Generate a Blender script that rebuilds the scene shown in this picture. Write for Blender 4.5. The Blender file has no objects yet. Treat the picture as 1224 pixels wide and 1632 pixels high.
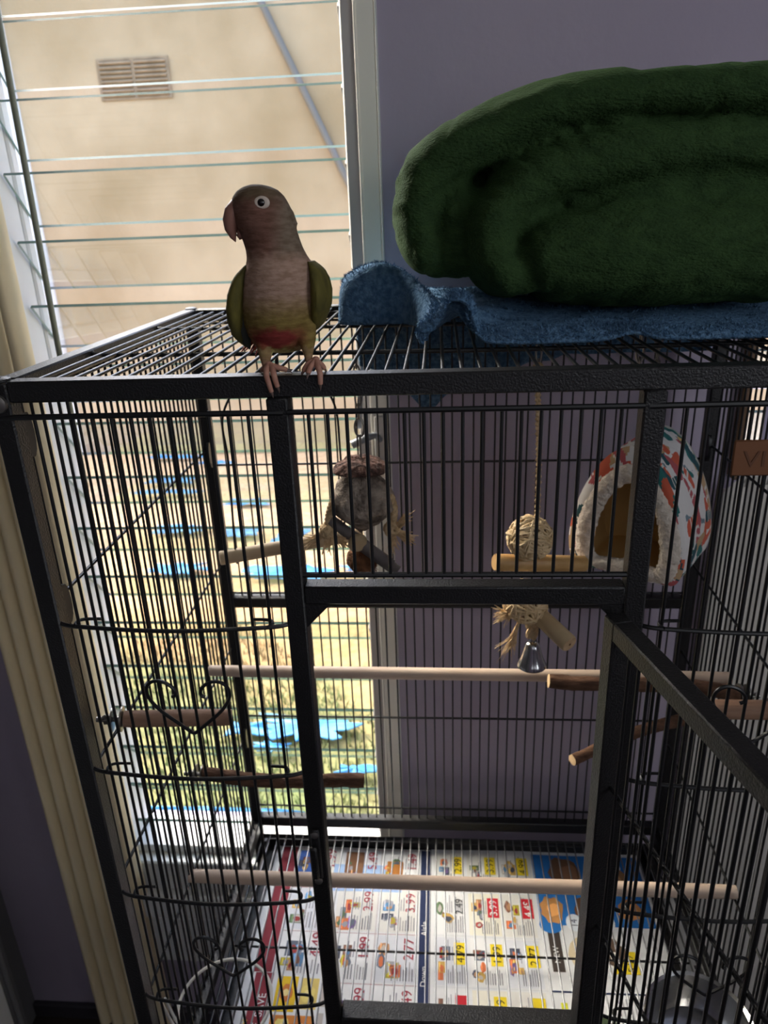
import bpy, bmesh, math, random
from mathutils import Vector, Matrix, noise
R = math.radians
SC = bpy.context.scene
COL = SC.collection
random.seed(7)

# ------------------------------------------------------------------ camera
cd = bpy.data.cameras.new('camera'); cam = bpy.data.objects.new('camera', cd); COL.objects.link(cam)
FW = Vector((-0.07736663, 0.92569611, -0.37027167)); RT = Vector((0.99697028, 0.06883555, -0.03622049)); UP = Vector((0.00804131, 0.37195211, 0.92821709))
cam.matrix_world = Matrix(((RT.x, UP.x, -FW.x, 0.376949), (RT.y, UP.y, -FW.y, -0.58079), (RT.z, UP.z, -FW.z, 0.114019), (0, 0, 0, 1)))
cd.sensor_fit = 'VERTICAL'; cd.sensor_height = 36.0; cd.lens = 36.0 * 1171.15 / 1632.0
cd.clip_start = 0.02; cd.clip_end = 200
cd.dof.use_dof = True; cd.dof.focus_distance = 0.62; cd.dof.aperture_fstop = 11
SC.camera = cam

# ------------------------------------------------------------------ sky, sun, lights, exposure
w = bpy.data.worlds.new('sky'); SC.world = w; w.use_nodes = True
wn = w.node_tree.nodes; wl = w.node_tree.links
sk = wn.new('ShaderNodeTexSky'); sk.sky_type = 'NISHITA'; sk.sun_disc = False
sk.sun_elevation = R(38); sk.sun_rotation = R(-57); sk.altitude = 50; sk.dust_density = 4.0; sk.air_density = 0.6
wl.new(sk.outputs[0], wn['Background'].inputs[0]); wn['Background'].inputs[1].default_value = 1.75
sd = bpy.data.lights.new('sun', 'SUN'); sd.energy = 1.1; sd.angle = R(6.0); sd.color = (1.0, 0.95, 0.87)
sun = bpy.data.objects.new('sun', sd); COL.objects.link(sun)
SUNV = Vector((math.sin(R(-57)) * math.cos(R(38)), math.cos(R(-57)) * math.cos(R(38)), math.sin(R(38))))
sun.rotation_euler = SUNV.to_track_quat('Z', 'Y').to_euler()
# added fill lifting the dim interior from behind the camera; no window stands there
ad = bpy.data.lights.new('room_fill', 'AREA'); ad.shape = 'RECTANGLE'; ad.size = 1.6; ad.size_y = 0.9; ad.energy = 3.4; ad.color = (0.92, 0.95, 1.0)
al = bpy.data.objects.new('room_fill', ad); COL.objects.link(al); al.location = (0.9, -1.85, 0.5)
al.rotation_euler = Vector((0.2, -0.97, 0.12)).to_track_quat('Z', 'Y').to_euler()
bd = bpy.data.lights.new('side_fill', 'AREA'); bd.shape = 'RECTANGLE'; bd.size = 0.8; bd.size_y = 1.0; bd.energy = 13; bd.color = (0.9, 0.95, 1.0)  # second added fill, brightening the cupboard and blind from the right
bl_ = bpy.data.objects.new('side_fill', bd); COL.objects.link(bl_); bl_.location = (1.85, -1.0, 0.3)
bl_.rotation_euler = Vector((0.95, -0.25, 0.2)).to_track_quat('Z', 'Y').to_euler()
SC.view_settings.view_transform = 'Standard'; SC.view_settings.look = 'None'
SC.view_settings.exposure = 0.0; SC.view_settings.gamma = 1.0; SC.view_settings.use_curve_mapping = False
SC.cycles.use_denoising = True

# ------------------------------------------------------------------ materials
def lin(c):
    return tuple(((v / 255) / 12.92 if v / 255 <= 0.04045 else ((v / 255 + 0.055) / 1.055) ** 2.4) for v in c)
def mat(name, rgb, rough=0.6, metal=0.0, spec=0.5, rgb2=None, vscale=20, vstretch=(1, 1, 1), bump=None, sheen=0, attr=None, detail=4, ramp=(0.35, 0.65)):
    m = bpy.data.materials.new(name); m.use_nodes = True
    n = m.node_tree.nodes; l = m.node_tree.links; b = n['Principled BSDF']
    b.inputs['Base Color'].default_value = (*lin(rgb), 1)
    b.inputs['Roughness'].default_value = rough; b.inputs['Metallic'].default_value = metal
    b.inputs['Specular IOR Level'].default_value = spec
    if sheen:
        b.inputs['Sheen Weight'].default_value = sheen; b.inputs['Sheen Tint'].default_value = (*lin(tuple(min(255, v * 1.5) for v in rgb)), 1); b.inputs['Sheen Roughness'].default_value = 0.4
    tc = n.new('ShaderNodeTexCoord'); mp = n.new('ShaderNodeMapping'); l.new(tc.outputs['Object'], mp.inputs[0]); mp.inputs['Scale'].default_value = vstretch
    src = None
    if attr:
        a = n.new('ShaderNodeAttribute'); a.attribute_name = attr; src = a.outputs['Color']
    if rgb2:
        t = n.new('ShaderNodeTexNoise'); t.inputs['Scale'].default_value = vscale; t.inputs['Detail'].default_value = detail
        l.new(mp.outputs[0], t.inputs['Vector'])
        r = n.new('ShaderNodeValToRGB'); l.new(t.outputs['Fac'], r.inputs[0])
        r.color_ramp.elements[0].position = ramp[0]; r.color_ramp.elements[1].position = ramp[1]
        r.color_ramp.elements[0].color = (*lin(rgb), 1); r.color_ramp.elements[1].color = (*lin(rgb2), 1)
        if src:
            mx = n.new('ShaderNodeMix'); mx.data_type = 'RGBA'; mx.blend_type = 'MULTIPLY'; mx.inputs[0].default_value = 1
            l.new(src, mx.inputs[6]); l.new(r.outputs[0], mx.inputs[7]); src = mx.outputs[2]
        else:
            src = r.outputs[0]
    if src: l.new(src, b.inputs['Base Color'])
    if bump:
        t2 = n.new('ShaderNodeTexNoise'); t2.inputs['Scale'].default_value = bump[0]; t2.inputs['Detail'].default_value = 3
        l.new(mp.outputs[0], t2.inputs['Vector'])
        bp = n.new('ShaderNodeBump'); bp.inputs['Strength'].default_value = bump[1]; bp.inputs['Distance'].default_value = bump[2]
        l.new(t2.outputs['Fac'], bp.inputs['Height']); l.new(bp.outputs[0], b.inputs['Normal'])
    return m
M = {}
M['hammer'] = mat('black_hammered_paint', (34, 33, 34), 0.40, 0.35, 0.6, bump=(520, 0.55, 0.0015))
M['wire'] = mat('black_wire_paint', (17, 17, 19), 0.42, 0, 0.5)
M['zinc'] = mat('grey_grate_wire', (120, 120, 124), 0.35, 0.6, 0.5)
M['purple'] = mat('lavender_wall_paint', (178, 168, 184), 0.75, 0, 0.3, rgb2=(170, 160, 177), vscale=3, bump=(45, 0.25, 0.004))
M['greywall'] = mat('grey_wall_paint', (120, 118, 118), 0.8, 0, 0.3, bump=(45, 0.2, 0.004))
M['ceil'] = mat('white_ceiling_paint', (205, 203, 200), 0.9)
M['floor'] = mat('dark_floor_boards', (46, 40, 38), 0.5, rgb2=(62, 52, 46), vscale=6, vstretch=(1, 8, 1))
M['alu'] = mat('aluminium_frame', (244, 238, 224), 0.45, 0.0, 0.5, bump=(60, 0.1, 0.001))
M['alu2'] = mat('aluminium_frame_dull', (190, 184, 180), 0.5, 0.0, 0.5)
M['white'] = mat('white_gloss_paint', (226, 226, 222), 0.4, 0, 0.5, rgb2=(214, 214, 210), vscale=5)
M['cream'] = mat('cream_blind_vinyl', (236, 220, 180), 0.4, 0, 0.5, rgb2=(230, 212, 172), vscale=6)
M['greyblind'] = mat('pale_grey_fluted_vinyl', (222, 218, 208), 0.5, 0, 0.4)
M['wand'] = mat('grey_green_plastic', (128, 132, 112), 0.4)
M['brown'] = mat('brown_plastic', (116, 90, 62), 0.5)
M['render'] = mat('beige_cement_render', (192, 166, 130), 0.9, 0, 0.2, rgb2=(160, 135, 99), vscale=1.0, bump=(30, 0.3, 0.01), detail=8)
M['ventm'] = mat('weathered_vent_bricks', (156, 132, 102), 0.9, rgb2=(136, 114, 86), vscale=14)
M['band'] = mat('grey_band', (112, 104, 92), 0.6)
M['tarp'] = mat('blue_tarp', (36, 116, 172), 0.5, rgb2=(84, 158, 194), vscale=12)
M['leaf'] = mat('grass_blades', (104, 122, 68), 0.7, rgb2=(116, 122, 74), vscale=2.0, ramp=(0.4, 0.6))
M['straw'] = mat('dry_grass_blades', (156, 130, 86), 0.7, rgb2=(134, 118, 74), vscale=2.0)
M['blanket'] = mat('dark_green_fleece', (52, 74, 42), 0.95, 0, 0.1, rgb2=(44, 64, 37), vscale=60, bump=(240, 0.8, 0.004), sheen=0.4, vstretch=(1, 1, 2))
M['towel'] = mat('blue_terry_cloth', (98, 130, 160), 0.95, 0, 0.1, rgb2=(62, 92, 122), vscale=170, bump=(300, 1.0, 0.004), sheen=0.25)
M['dowel'] = mat('pale_smooth_dowel', (206, 184, 166), 0.55, 0, 0.4, rgb2=(196, 172, 152), vscale=10, vstretch=(0.6, 8, 8))
M['bark'] = mat('rough_brown_bark', (112, 82, 64), 0.85, 0, 0.2, rgb2=(76, 54, 42), vscale=60, vstretch=(0.5, 1.5, 1.5), bump=(140, 0.9, 0.003))
M['cutwood'] = mat('cut_wood_end', (214, 182, 142), 0.7, rgb2=(190, 156, 118), vscale=90)
M['stick'] = mat('stripped_stick', (168, 132, 108), 0.7, rgb2=(148, 112, 90), vscale=24, vstretch=(0.6, 6, 6), bump=(60, 0.3, 0.002))
M['bamboo'] = mat('varnished_bamboo', (206, 166, 110), 0.45, rgb2=(186, 144, 90), vscale=18, vstretch=(0.8, 5, 5))
M['palebamboo'] = mat('dry_pale_bamboo', (196, 172, 134), 0.6, rgb2=(178, 152, 116), vscale=20)
M['greystick'] = mat('grey_driftwood_stick', (124, 116, 112), 0.75, rgb2=(100, 92, 90), vscale=30, bump=(80, 0.4, 0.002))
M['rope'] = mat('jute_rope', (226, 198, 156), 0.9, rgb2=(190, 160, 120), vscale=160, bump=(200, 0.6, 0.002))
M['vine'] = mat('pale_woven_vine', (234, 208, 166), 0.6, rgb2=(204, 174, 130), vscale=60)
M['coco'] = mat('grey_coconut_shell', (186, 170, 154), 0.85, rgb2=(96, 82, 72), vscale=46, bump=(110, 1.0, 0.01), detail=8)
M['cocohat'] = mat('brown_coconut_husk', (150, 112, 98), 0.9, rgb2=(78, 54, 46), vscale=110, bump=(150, 1.0, 0.01))
M['fibre'] = mat('coconut_fibre', (136, 92, 60), 0.95, rgb2=(96, 62, 40), vscale=120)
M['steel'] = mat('polished_steel', (190, 190, 192), 0.18, 1.0)
M['chain'] = mat('dull_steel_chain', (150, 146, 140), 0.35, 0.9)
M['ring'] = mat('white_coated_ring', (222, 218, 208), 0.35)
M['plate'] = mat('copper_brown_plate', (118, 76, 48), 0.45, 0.2)
M['plateink'] = mat('debossed_plate_lettering', (98, 62, 40), 0.5, 0.2)
M['fleece'] = mat('white_fleece', (226, 214, 200), 0.95, rgb2=(206, 192, 176), vscale=120, bump=(160, 0.9, 0.004), sheen=0.3)
M['tentin'] = mat('tan_lining', (232, 196, 132), 0.9)
M['tent'] = mat('printed_tent_cotton', (255, 255, 255), 0.85, attr='print', bump=(300, 0.2, 0.001))
M['print'] = mat('newsprint_ink', (255, 255, 255), 0.75, attr='print', spec=0.25)
M['paper'] = mat('newsprint_paper', (216, 217, 220), 0.7, spec=0.3)
M['plum'] = mat('plumage', (255, 255, 255), 0.85, attr='plumage', rgb2=(214, 208, 200), vscale=110, vstretch=(1, 1, 3), bump=(240, 0.45, 0.0016), spec=0.2)
M['wingm'] = mat('olive_wing_feathers', (106, 98, 46), 0.8, rgb2=(78, 73, 38), vscale=70, vstretch=(1.6, 1, 0.5), bump=(160, 0.4, 0.0015), spec=0.2)
M['flight'] = mat('dark_flight_feathers', (64, 66, 58), 0.75, rgb2=(50, 52, 48), vscale=60)
M['redf'] = mat('maroon_tail_feathers', (172, 72, 52), 0.75, rgb2=(150, 58, 46), vscale=60)
M['beak'] = mat('horn_pink_beak', (164, 118, 102), 0.45, rgb2=(146, 102, 90), vscale=30)
M['foot'] = mat('pink_scaly_skin', (186, 138, 118), 0.7, rgb2=(166, 116, 98), vscale=160, bump=(260, 0.5, 0.001))
M['claw'] = mat('grey_claw', (104, 84, 76), 0.4)
M['eyering'] = mat('white_eye_skin', (206, 190, 176), 0.6)
M['eye'] = mat('dark_eye', (26, 18, 16), 0.08)
M['blackp'] = mat('black_plastic', (22, 22, 24), 0.4)
M['strap'] = mat('grey_metal_lever', (150, 154, 160), 0.4, 0.3)

def glassmat(name, tint, edge=False):
    m = bpy.data.materials.new(name); m.use_nodes = True; n = m.node_tree.nodes; l = m.node_tree.links
    n.remove(n['Principled BSDF']); o = n['Material Output']
    t = n.new('ShaderNodeBsdfTransparent'); t.inputs[0].default_value = (*tint, 1)
    g = n.new('ShaderNodeBsdfGlossy'); g.inputs['Roughness'].default_value = 0.02
    f0 = n.new('ShaderNodeFresnel'); f0.inputs[0].default_value = 1.3; f = n.new('ShaderNodeMath'); f.operation = 'MULTIPLY'; f.inputs[1].default_value = 0.3; l.new(f0.outputs[0], f.inputs[0])
    mx = n.new('ShaderNodeMixShader'); l.new(f.outputs[0], mx.inputs[0]); l.new(t.outputs[0], mx.inputs[1]); l.new(g.outputs[0], mx.inputs[2])
    l.new(mx.outputs[0], o.inputs[0]); return m
M['glass'] = glassmat('clear_louvre_glass', (0.97, 0.985, 0.97))
M['glassedge'] = mat('ground_glass_edge', (92, 120, 110), 0.25, 0, 0.6)

def groundmat():
    m = bpy.data.materials.new('dirt_and_grass'); m.use_nodes = True; n = m.node_tree.nodes; l = m.node_tree.links; b = n['Principled BSDF']
    b.inputs['Roughness'].default_value = 0.95; b.inputs['Specular IOR Level'].default_value = 0.1
    tc = n.new('ShaderNodeTexCoord'); sp = n.new('ShaderNodeSeparateXYZ'); l.new(tc.outputs['Object'], sp.inputs[0])
    nz = n.new('ShaderNodeTexNoise'); nz.inputs['Scale'].default_value = 2.2; nz.inputs['Detail'].default_value = 6; l.new(tc.outputs['Object'], nz.inputs['Vector'])
    ma = n.new('ShaderNodeMath'); ma.operation = 'MULTIPLY_ADD'; l.new(nz.outputs['Fac'], ma.inputs[0]); ma.inputs[1].default_value = 2.4; l.new(sp.outputs['Y'], ma.inputs[2])
    mr = n.new('ShaderNodeMapRange'); l.new(ma.outputs[0], mr.inputs[0]); mr.inputs[1].default_value = 2.2; mr.inputs[2].default_value = 5.6
    r = n.new('ShaderNodeValToRGB'); l.new(mr.outputs[0], r.inputs[0]); cr = r.color_ramp
    cr.elements[0].position = 0.0; cr.elements[0].color = (*lin((110, 124, 80)), 1)
    cr.elements[1].position = 1.0; cr.elements[1].color = (*lin((216, 182, 138)), 1)
    e = cr.elements.new(0.28); e.color = (*lin((136, 128, 86)), 1)
    e = cr.elements.new(0.45); e.color = (*lin((168, 138, 96)), 1)
    n2 = n.new('ShaderNodeTexNoise'); n2.inputs['Scale'].default_value = 26; n2.inputs['Detail'].default_value = 6; l.new(tc.outputs['Object'], n2.inputs['Vector'])
    r2 = n.new('ShaderNodeValToRGB'); l.new(n2.outputs['Fac'], r2.inputs[0]); r2.color_ramp.elements[0].position = 0.3; r2.color_ramp.elements[1].position = 0.6
    r2.color_ramp.elements[0].color = (0.74, 0.72, 0.68, 1)
    mx = n.new('ShaderNodeMix'); mx.data_type = 'RGBA'; mx.blend_type = 'MULTIPLY'; mx.inputs[0].default_value = 1
    l.new(r.outputs[0], mx.inputs[6]); l.new(r2.outputs[0], mx.inputs[7]); l.new(mx.outputs[2], b.inputs['Base Color']); return m
M['ground'] = groundmat()

# ------------------------------------------------------------------ mesh helpers
def catmull(pts, per=8):
    P = [Vector(p) for p in pts]
    if len(P) < 3: return P
    out = []
    for i in range(len(P) - 1):
        p0 = P[max(i - 1, 0)]; p1 = P[i]; p2 = P[i + 1]; p3 = P[min(i + 2, len(P) - 1)]
        for k in range(per):
            t = k / per
            out.append(0.5 * ((2 * p1) + (p2 - p0) * t + (2 * p0 - 5 * p1 + 4 * p2 - p3) * t * t + (3 * p1 - p0 - 3 * p2 + p3) * t ** 3))
    out.append(P[-1]); return out
class MB:
    def __init__(s): s.v = []; s.f = []; s.m = []; s.c = []
    def add(s, vs, fs, mi=0, col=None):
        o = len(s.v); s.v += [Vector(v) for v in vs]
        for f in fs:
            s.f.append([o + i for i in f]); s.m.append(mi); s.c.append(col)
    def box(s, a, b, mi=0, col=None):
        x0, y0, z0 = a; x1, y1, z1 = b
        s.add([(x0, y0, z0), (x1, y0, z0), (x1, y1, z0), (x0, y1, z0), (x0, y0, z1), (x1, y0, z1), (x1, y1, z1), (x0, y1, z1)],
              [(0, 3, 2, 1), (4, 5, 6, 7), (0, 1, 5, 4), (1, 2, 6, 5), (2, 3, 7, 6), (3, 0, 4, 7)], mi, col)
    def cbox(s, a, b, c=0.0015, mi=0):       # box with bevelled edges
        bm = bmesh.new(); bmesh.ops.create_cube(bm, size=1)
        a = Vector(a); b = Vector(b); d = b - a
        for v in bm.verts: v.co = Vector(((v.co.x + 0.5) * d.x + a.x, (v.co.y + 0.5) * d.y + a.y, (v.co.z + 0.5) * d.z + a.z))
        bmesh.ops.bevel(bm, geom=bm.edges[:], offset=c, segments=1, affect='EDGES')
        bm.verts.index_update(); s.add([v.co.copy() for v in bm.verts], [[v.index for v in f.verts] for f in bm.faces], mi); bm.free()
    def obox(s, p, q, half_w, half_h, side, mi=0, c=0.0015):   # bevelled bar from p to q; side = width direction
        p = Vector(p); q = Vector(q); d = (q - p); L = d.length; d.normalize(); sv = Vector(side).normalized(); u = sv.cross(d)
        t = MB(); t.cbox((-half_w, -half_h, 0), (half_w, half_h, L), c)
        s.add([p + sv * v.x + u * v.y + d * v.z for v in t.v], t.f, mi)
    def tube(s, pts, r, n=8, caps=True, mi=0, flat=1.0, col=None):
        P = [Vector(p) for p in pts]; N = len(P); rr = r if isinstance(r, (list, tuple)) else [r] * N
        if len(rr) != N: rr = [rr[min(int(i / (N - 1) * (len(rr) - 1)), len(rr) - 2)] * (1 - (i / (N - 1) * (len(rr) - 1) - min(int(i / (N - 1) * (len(rr) - 1)), len(rr) - 2))) + rr[min(int(i / (N - 1) * (len(rr) - 1)), len(rr) - 2) + 1] * (i / (N - 1) * (len(rr) - 1) - min(int(i / (N - 1) * (len(rr) - 1)), len(rr) - 2)) for i in range(N)]
        T = [(P[min(i + 1, N - 1)] - P[max(i - 1, 0)]).normalized() for i in range(N)]
        a = T[0].orthogonal().normalized(); vs = []
        for i in range(N):
            a = (a - T[i] * a.dot(T[i]))
            a = a.normalized() if a.length > 1e-9 else T[i].orthogonal().normalized()
            b = T[i].cross(a)
            for k in range(n):
                t = 2 * math.pi * k / n; vs.append(P[i] + (a * math.cos(t) + b * math.sin(t) * flat) * rr[i])
        fs = [(i * n + k, i * n + (k + 1) % n, (i + 1) * n + (k + 1) % n, (i + 1) * n + k) for i in range(N - 1) for k in range(n)]
        if caps: fs += [tuple(range(n - 1, -1, -1)), tuple((N - 1) * n + k for k in range(n))]
        s.add(vs, fs, mi, col)
    def lathe(s, prof, c=(0, 0, 0), n=32, axis=None, mi=0):
        c = Vector(c); ax = Vector(axis).normalized() if axis else Vector((0, 0, 1)); a = ax.orthogonal().normalized(); b = ax.cross(a); vs = []
        for (r, z) in prof:
            for k in range(n):
                t = 2 * math.pi * k / n; vs.append(c + ax * z + (a * math.cos(t) + b * math.sin(t)) * r)
        fs = [(i * n + k, i * n + (k + 1) % n, (i + 1) * n + (k + 1) % n, (i + 1) * n + k) for i in range(len(prof) - 1) for k in range(n)]
        fs += [tuple(range(n - 1, -1, -1)), tuple((len(prof) - 1) * n + k for k in range(n))]
        s.add(vs, fs, mi)
    def loft(s, rings, caps=True, mi=0):
        n = len(rings[0]); vs = [v for r in rings for v in r]
        fs = [(i * n + k, i * n + (k + 1) % n, (i + 1) * n + (k + 1) % n, (i + 1) * n + k) for i in range(len(rings) - 1) for k in range(n)]
        if caps: fs += [tuple(range(n - 1, -1, -1)), tuple((len(rings) - 1) * n + k for k in range(n))]
        s.add(vs, fs, mi)
    def ball(s, c, r, n=16, mi=0, sc=(1, 1, 1)):
        c = Vector(c); rings = []
        for i in range(1, n):
            t = math.pi * i / n
            rings.append([c + Vector((r * sc[0] * math.sin(t) * math.cos(2 * math.pi * k / (2 * n)), r * sc[1] * math.sin(t) * math.sin(2 * math.pi * k / (2 * n)), -r * sc[2] * math.cos(t))) for k in range(2 * n)])
        s.loft(rings, True, mi)
    def grid(s, rows, mi=0, col=None):
        n = len(rows[0]); vs = [v for r in rows for v in r]
        s.add(vs, [(i * n + k, i * n + k + 1, (i + 1) * n + k + 1, (i + 1) * n + k) for i in range(len(rows) - 1) for k in range(n - 1)], mi, col)

def root_off(o):
    v = Vector((0, 0, 0))
    while o is not None: v += o.location; o = o.parent
    return v
def obj(name, mb, mats, parent=None, smooth=True, base=None, cattr='print'):
    off = root_off(parent) if parent else Vector(base or (0, 0, 0))
    me = bpy.data.meshes.new(name); me.from_pydata([v - off for v in mb.v], [], mb.f)
    mats = mats if isinstance(mats, (list, tuple)) else [mats]
    for m in mats: me.materials.append(m)
    if len(mats) > 1: me.polygons.foreach_set('material_index', mb.m)
    if any(c is not None for c in mb.c):
        at = me.color_attributes.new(cattr, 'FLOAT_COLOR', 'CORNER'); buf = []
        for p, c in zip(me.polygons, mb.c):
            buf += list((*lin(c), 1) if c else (1, 1, 1, 1)) * len(p.vertices)
        at.data.foreach_set('color', buf)
    me.validate(); me.update()
    if smooth: me.polygons.foreach_set('use_smooth', [True] * len(me.polygons)); me.set_sharp_from_angle(angle=R(38))
    o = bpy.data.objects.new(name, me); COL.objects.link(o)
    if parent: o.parent = parent
    else: o.location = off
    return o
def tag(o, label, cat, group=None, kind=None):
    if label: o['label'] = label
    if cat: o['category'] = cat
    if group: o['group'] = group
    if kind: o['kind'] = kind
    return o
def thing(name, loc, label, cat, group=None):
    o = bpy.data.objects.new(name, None); COL.objects.link(o); o.location = loc; o.empty_display_size = 0.05
    return tag(o, label, cat, group)
def struct(name, mb, m, parent=None, smooth=False):
    o = obj(name, mb, m, parent, smooth)
    if not parent: o['kind'] = 'structure'
    return o
def remesh(o, vox, it=2, keep=None):
    md = o.modifiers.new('r', 'REMESH'); md.mode = 'VOXEL'; md.voxel_size = vox
    ms = o.modifiers.new('s', 'SMOOTH'); ms.iterations = it; ms.factor = 0.5
    dg = bpy.context.evaluated_depsgraph_get(); me = bpy.data.meshes.new_from_object(o.evaluated_get(dg))
    o.modifiers.clear(); mt = [m for m in o.data.materials]; old = o.data; o.data = me; bpy.data.meshes.remove(old)
    me.materials.clear()
    for m in mt: me.materials.append(m)
    me.polygons.foreach_set('use_smooth', [True] * len(me.polygons)); return me
# one wire mesh, shared: a unit-length rod, 8 sides
_w = bpy.data.meshes.new('wire'); _t = MB(); _t.tube([(0, 0, 0), (0, 0, 1)], 1, 8); _w.from_pydata(_t.v, [], _t.f); _w.materials.append(M['wire'])
_w.polygons.foreach_set('use_smooth', [True] * len(_w.polygons)); _w.set_sharp_from_angle(angle=R(50))
_wz = _w.copy(); _wz.name = 'grate_wire'; _wz.materials.clear(); _wz.materials.append(M['zinc'])
def wire(parent, p, q, r=0.0016, me=None):
    p = Vector(p); q = Vector(q); d = q - p
    o = bpy.data.objects.new('wire', me or _w); COL.objects.link(o); o.parent = parent
    o.location = p - root_off(parent); o.rotation_mode = 'QUATERNION'; o.rotation_quaternion = d.to_track_quat('Z', 'Y'); o.scale = (r, r, d.length); return o

# ================================================================== SETTING
WY = 0.60; FZ = -1.70; CZ = 1.0; LX = -0.64; RX = 1.9; BY = -2.0
OX0, OX1, OZ0, OZ1 = -0.325, 0.292, -1.155, 0.66      # window 1 opening
PX0, PX1, PZ0, PZ1 = 0.846, 1.45, -0.30, 0.66         # window 2 opening
T = 0.12
m = MB()
for (x0, x1, z0, z1) in ((LX - T, OX0, FZ, CZ), (OX1, PX0, FZ, CZ), (PX1, RX + T, FZ, CZ), (OX0, OX1, FZ, OZ0), (OX0, OX1, OZ1, CZ), (PX0, PX1, FZ, PZ0), (PX0, PX1, PZ1, CZ)):
    m.box((x0, WY, z0), (x1, WY + T, z1))
struct('wall_back', m, M['purple'])
m = MB(); m.box((LX - T, BY, FZ), (LX, WY, CZ)); struct('wall_left', m, M['greywall'])
m = MB(); m.box((RX, BY, FZ), (RX + T, WY, CZ)); struct('wall_right', m, M['purple'])
m = MB(); m.box((LX - T, BY - T, FZ), (RX + T, BY, CZ)); struct('wall_front', m, M['purple'])
m = MB(); m.box((LX - T, BY - T, FZ - 0.05), (RX + T, WY + T, FZ)); fl = struct('floor', m, M['floor'])
m = MB(); m.box((LX - T, BY - T, CZ), (RX + T, WY + T, CZ + 0.12)); struct('ceiling', m, M['ceil'])
m = MB(); m.cbox((LX, WY - 0.014, FZ), (RX, WY, FZ + 0.045), 0.003); struct('baseboard_back', m, mat('dark_skirting', (58, 54, 60), 0.6))

def louvre_window(name, x0, x1, z0, z1, jm='white', jw=0.035):
    m = MB(); m.cbox((x0, WY - 0.022, z0), (x0 + jw, WY + 0.045, z1), 0.004); m.cbox((x0, WY + 0.045, z0), (x0 + jw + 0.003, WY + 0.066, z1), 0.003)
    jam = struct(name, m, M[jm])
    m = MB(); m.cbox((x1 - 0.049, WY + 0.0, z0), (x1 - 0.027, WY + 0.09, z1), 0.002, 0); m.cbox((x1 - 0.027, WY - 0.006, z0), (x1, WY + 0.09, z1), 0.002, 1)
    m.cbox((x1 - 0.0295, WY - 0.0075, z0), (x1 - 0.0255, WY + 0.0, z1), 0.001, 1); m.cbox((x1, WY - 0.008, z0), (x1 + 0.003, WY + 0.01, z1), 0.0008, 2)
    obj('frame', m, [M['alu2'], M['alu'], M['white']], jam)
    m = MB(); m.cbox((x0, WY - 0.002, z0), (x1, WY + 0.09, z0 + 0.02), 0.002); m.cbox((x0, WY - 0.002, z1 - 0.03), (x1, WY + 0.09, z1), 0.002); obj('frame', m, M['white'], jam)
    a, b = x0 + jw + 0.0045, x1 - 0.0505
    k = 0; z = z1 - 0.034
    while z > z0 + 0.08:
        zt = round((z - 0.0002) / 0.098) * 0.098 + 0.0002
        # sloped pane: inner top edge, outer bottom edge
        y0, y1, za, zb, th = WY + 0.008, WY + 0.078, zt, zt - 0.075, 0.0055
        n = Vector((0, 0.075, 0.07)).normalized() * th
        p = [Vector((a, y0, za)), Vector((b, y0, za)), Vector((b, y1, zb)), Vector((a, y1, zb))]; qv = [v + n for v in p]
        m = MB(); m.add(p + qv, [(0, 1, 2, 3), (7, 6, 5, 4)], 0); m.add(p + qv, [(0, 4, 5, 1), (2, 6, 7, 3), (1, 5, 6, 2), (3, 7, 4, 0)], 1)
        obj('pane', m, [M['glass'], M['glassedge']], jam, False)
        m = MB()
        m.obox((b + 0.001, y0 - 0.002, za - 0.002), (b + 0.001, y1, zb - 0.002), 0.002, 0.006, (1, 0, 0), 0, 0.0008)
        obj('pane_clip', m, M['alu2'], jam)
        z -= 0.098
    return jam
w1 = louvre_window('window_1', OX0, OX1, OZ0, OZ1)
m = MB(); m.cbox((OX0 - 0.02, WY - 0.05, -1.30), (OX1 + 0.02, WY + 0.03, -1.235), 0.006); m.cbox((OX0 - 0.01, WY - 0.03, -1.235), (OX1 + 0.01, WY + 0.09, -1.155), 0.004)
m.cbox((OX0 - 0.015, WY - 0.04, -1.445), (OX1 + 0.015, WY + 0.02, -1.31), 0.004); obj('sill', m, M['white'], w1)
# louvre operator on the frame: plate, crank lever
m = MB(); m.cbox((0.268, WY - 0.012, -0.265), (0.286, WY - 0.006, -0.185), 0.002); obj('operator_plate', m, M['alu2'], w1)
m = MB(); m.tube([(0.277, WY - 0.01, -0.225), (0.272, WY - 0.03, -0.212), (0.262, WY - 0.045, -0.21), (0.235, WY - 0.05, -0.222)], [0.005, 0.005, 0.006, 0.007], 10); obj('operator_lever', m, M['strap'], w1)
m = MB(); m.tube(catmull([(0.262, WY - 0.01, -0.06), (0.258, WY - 0.03, -0.10), (0.25, WY - 0.032, -0.15), (0.245, WY - 0.028, -0.2)]), 0.006, 8, flat=0.35); obj('operator_strap', m, M['strap'], w1)
w2 = louvre_window('window_2', PX0, PX1, PZ0, PZ1, 'brown', 0.013)

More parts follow.
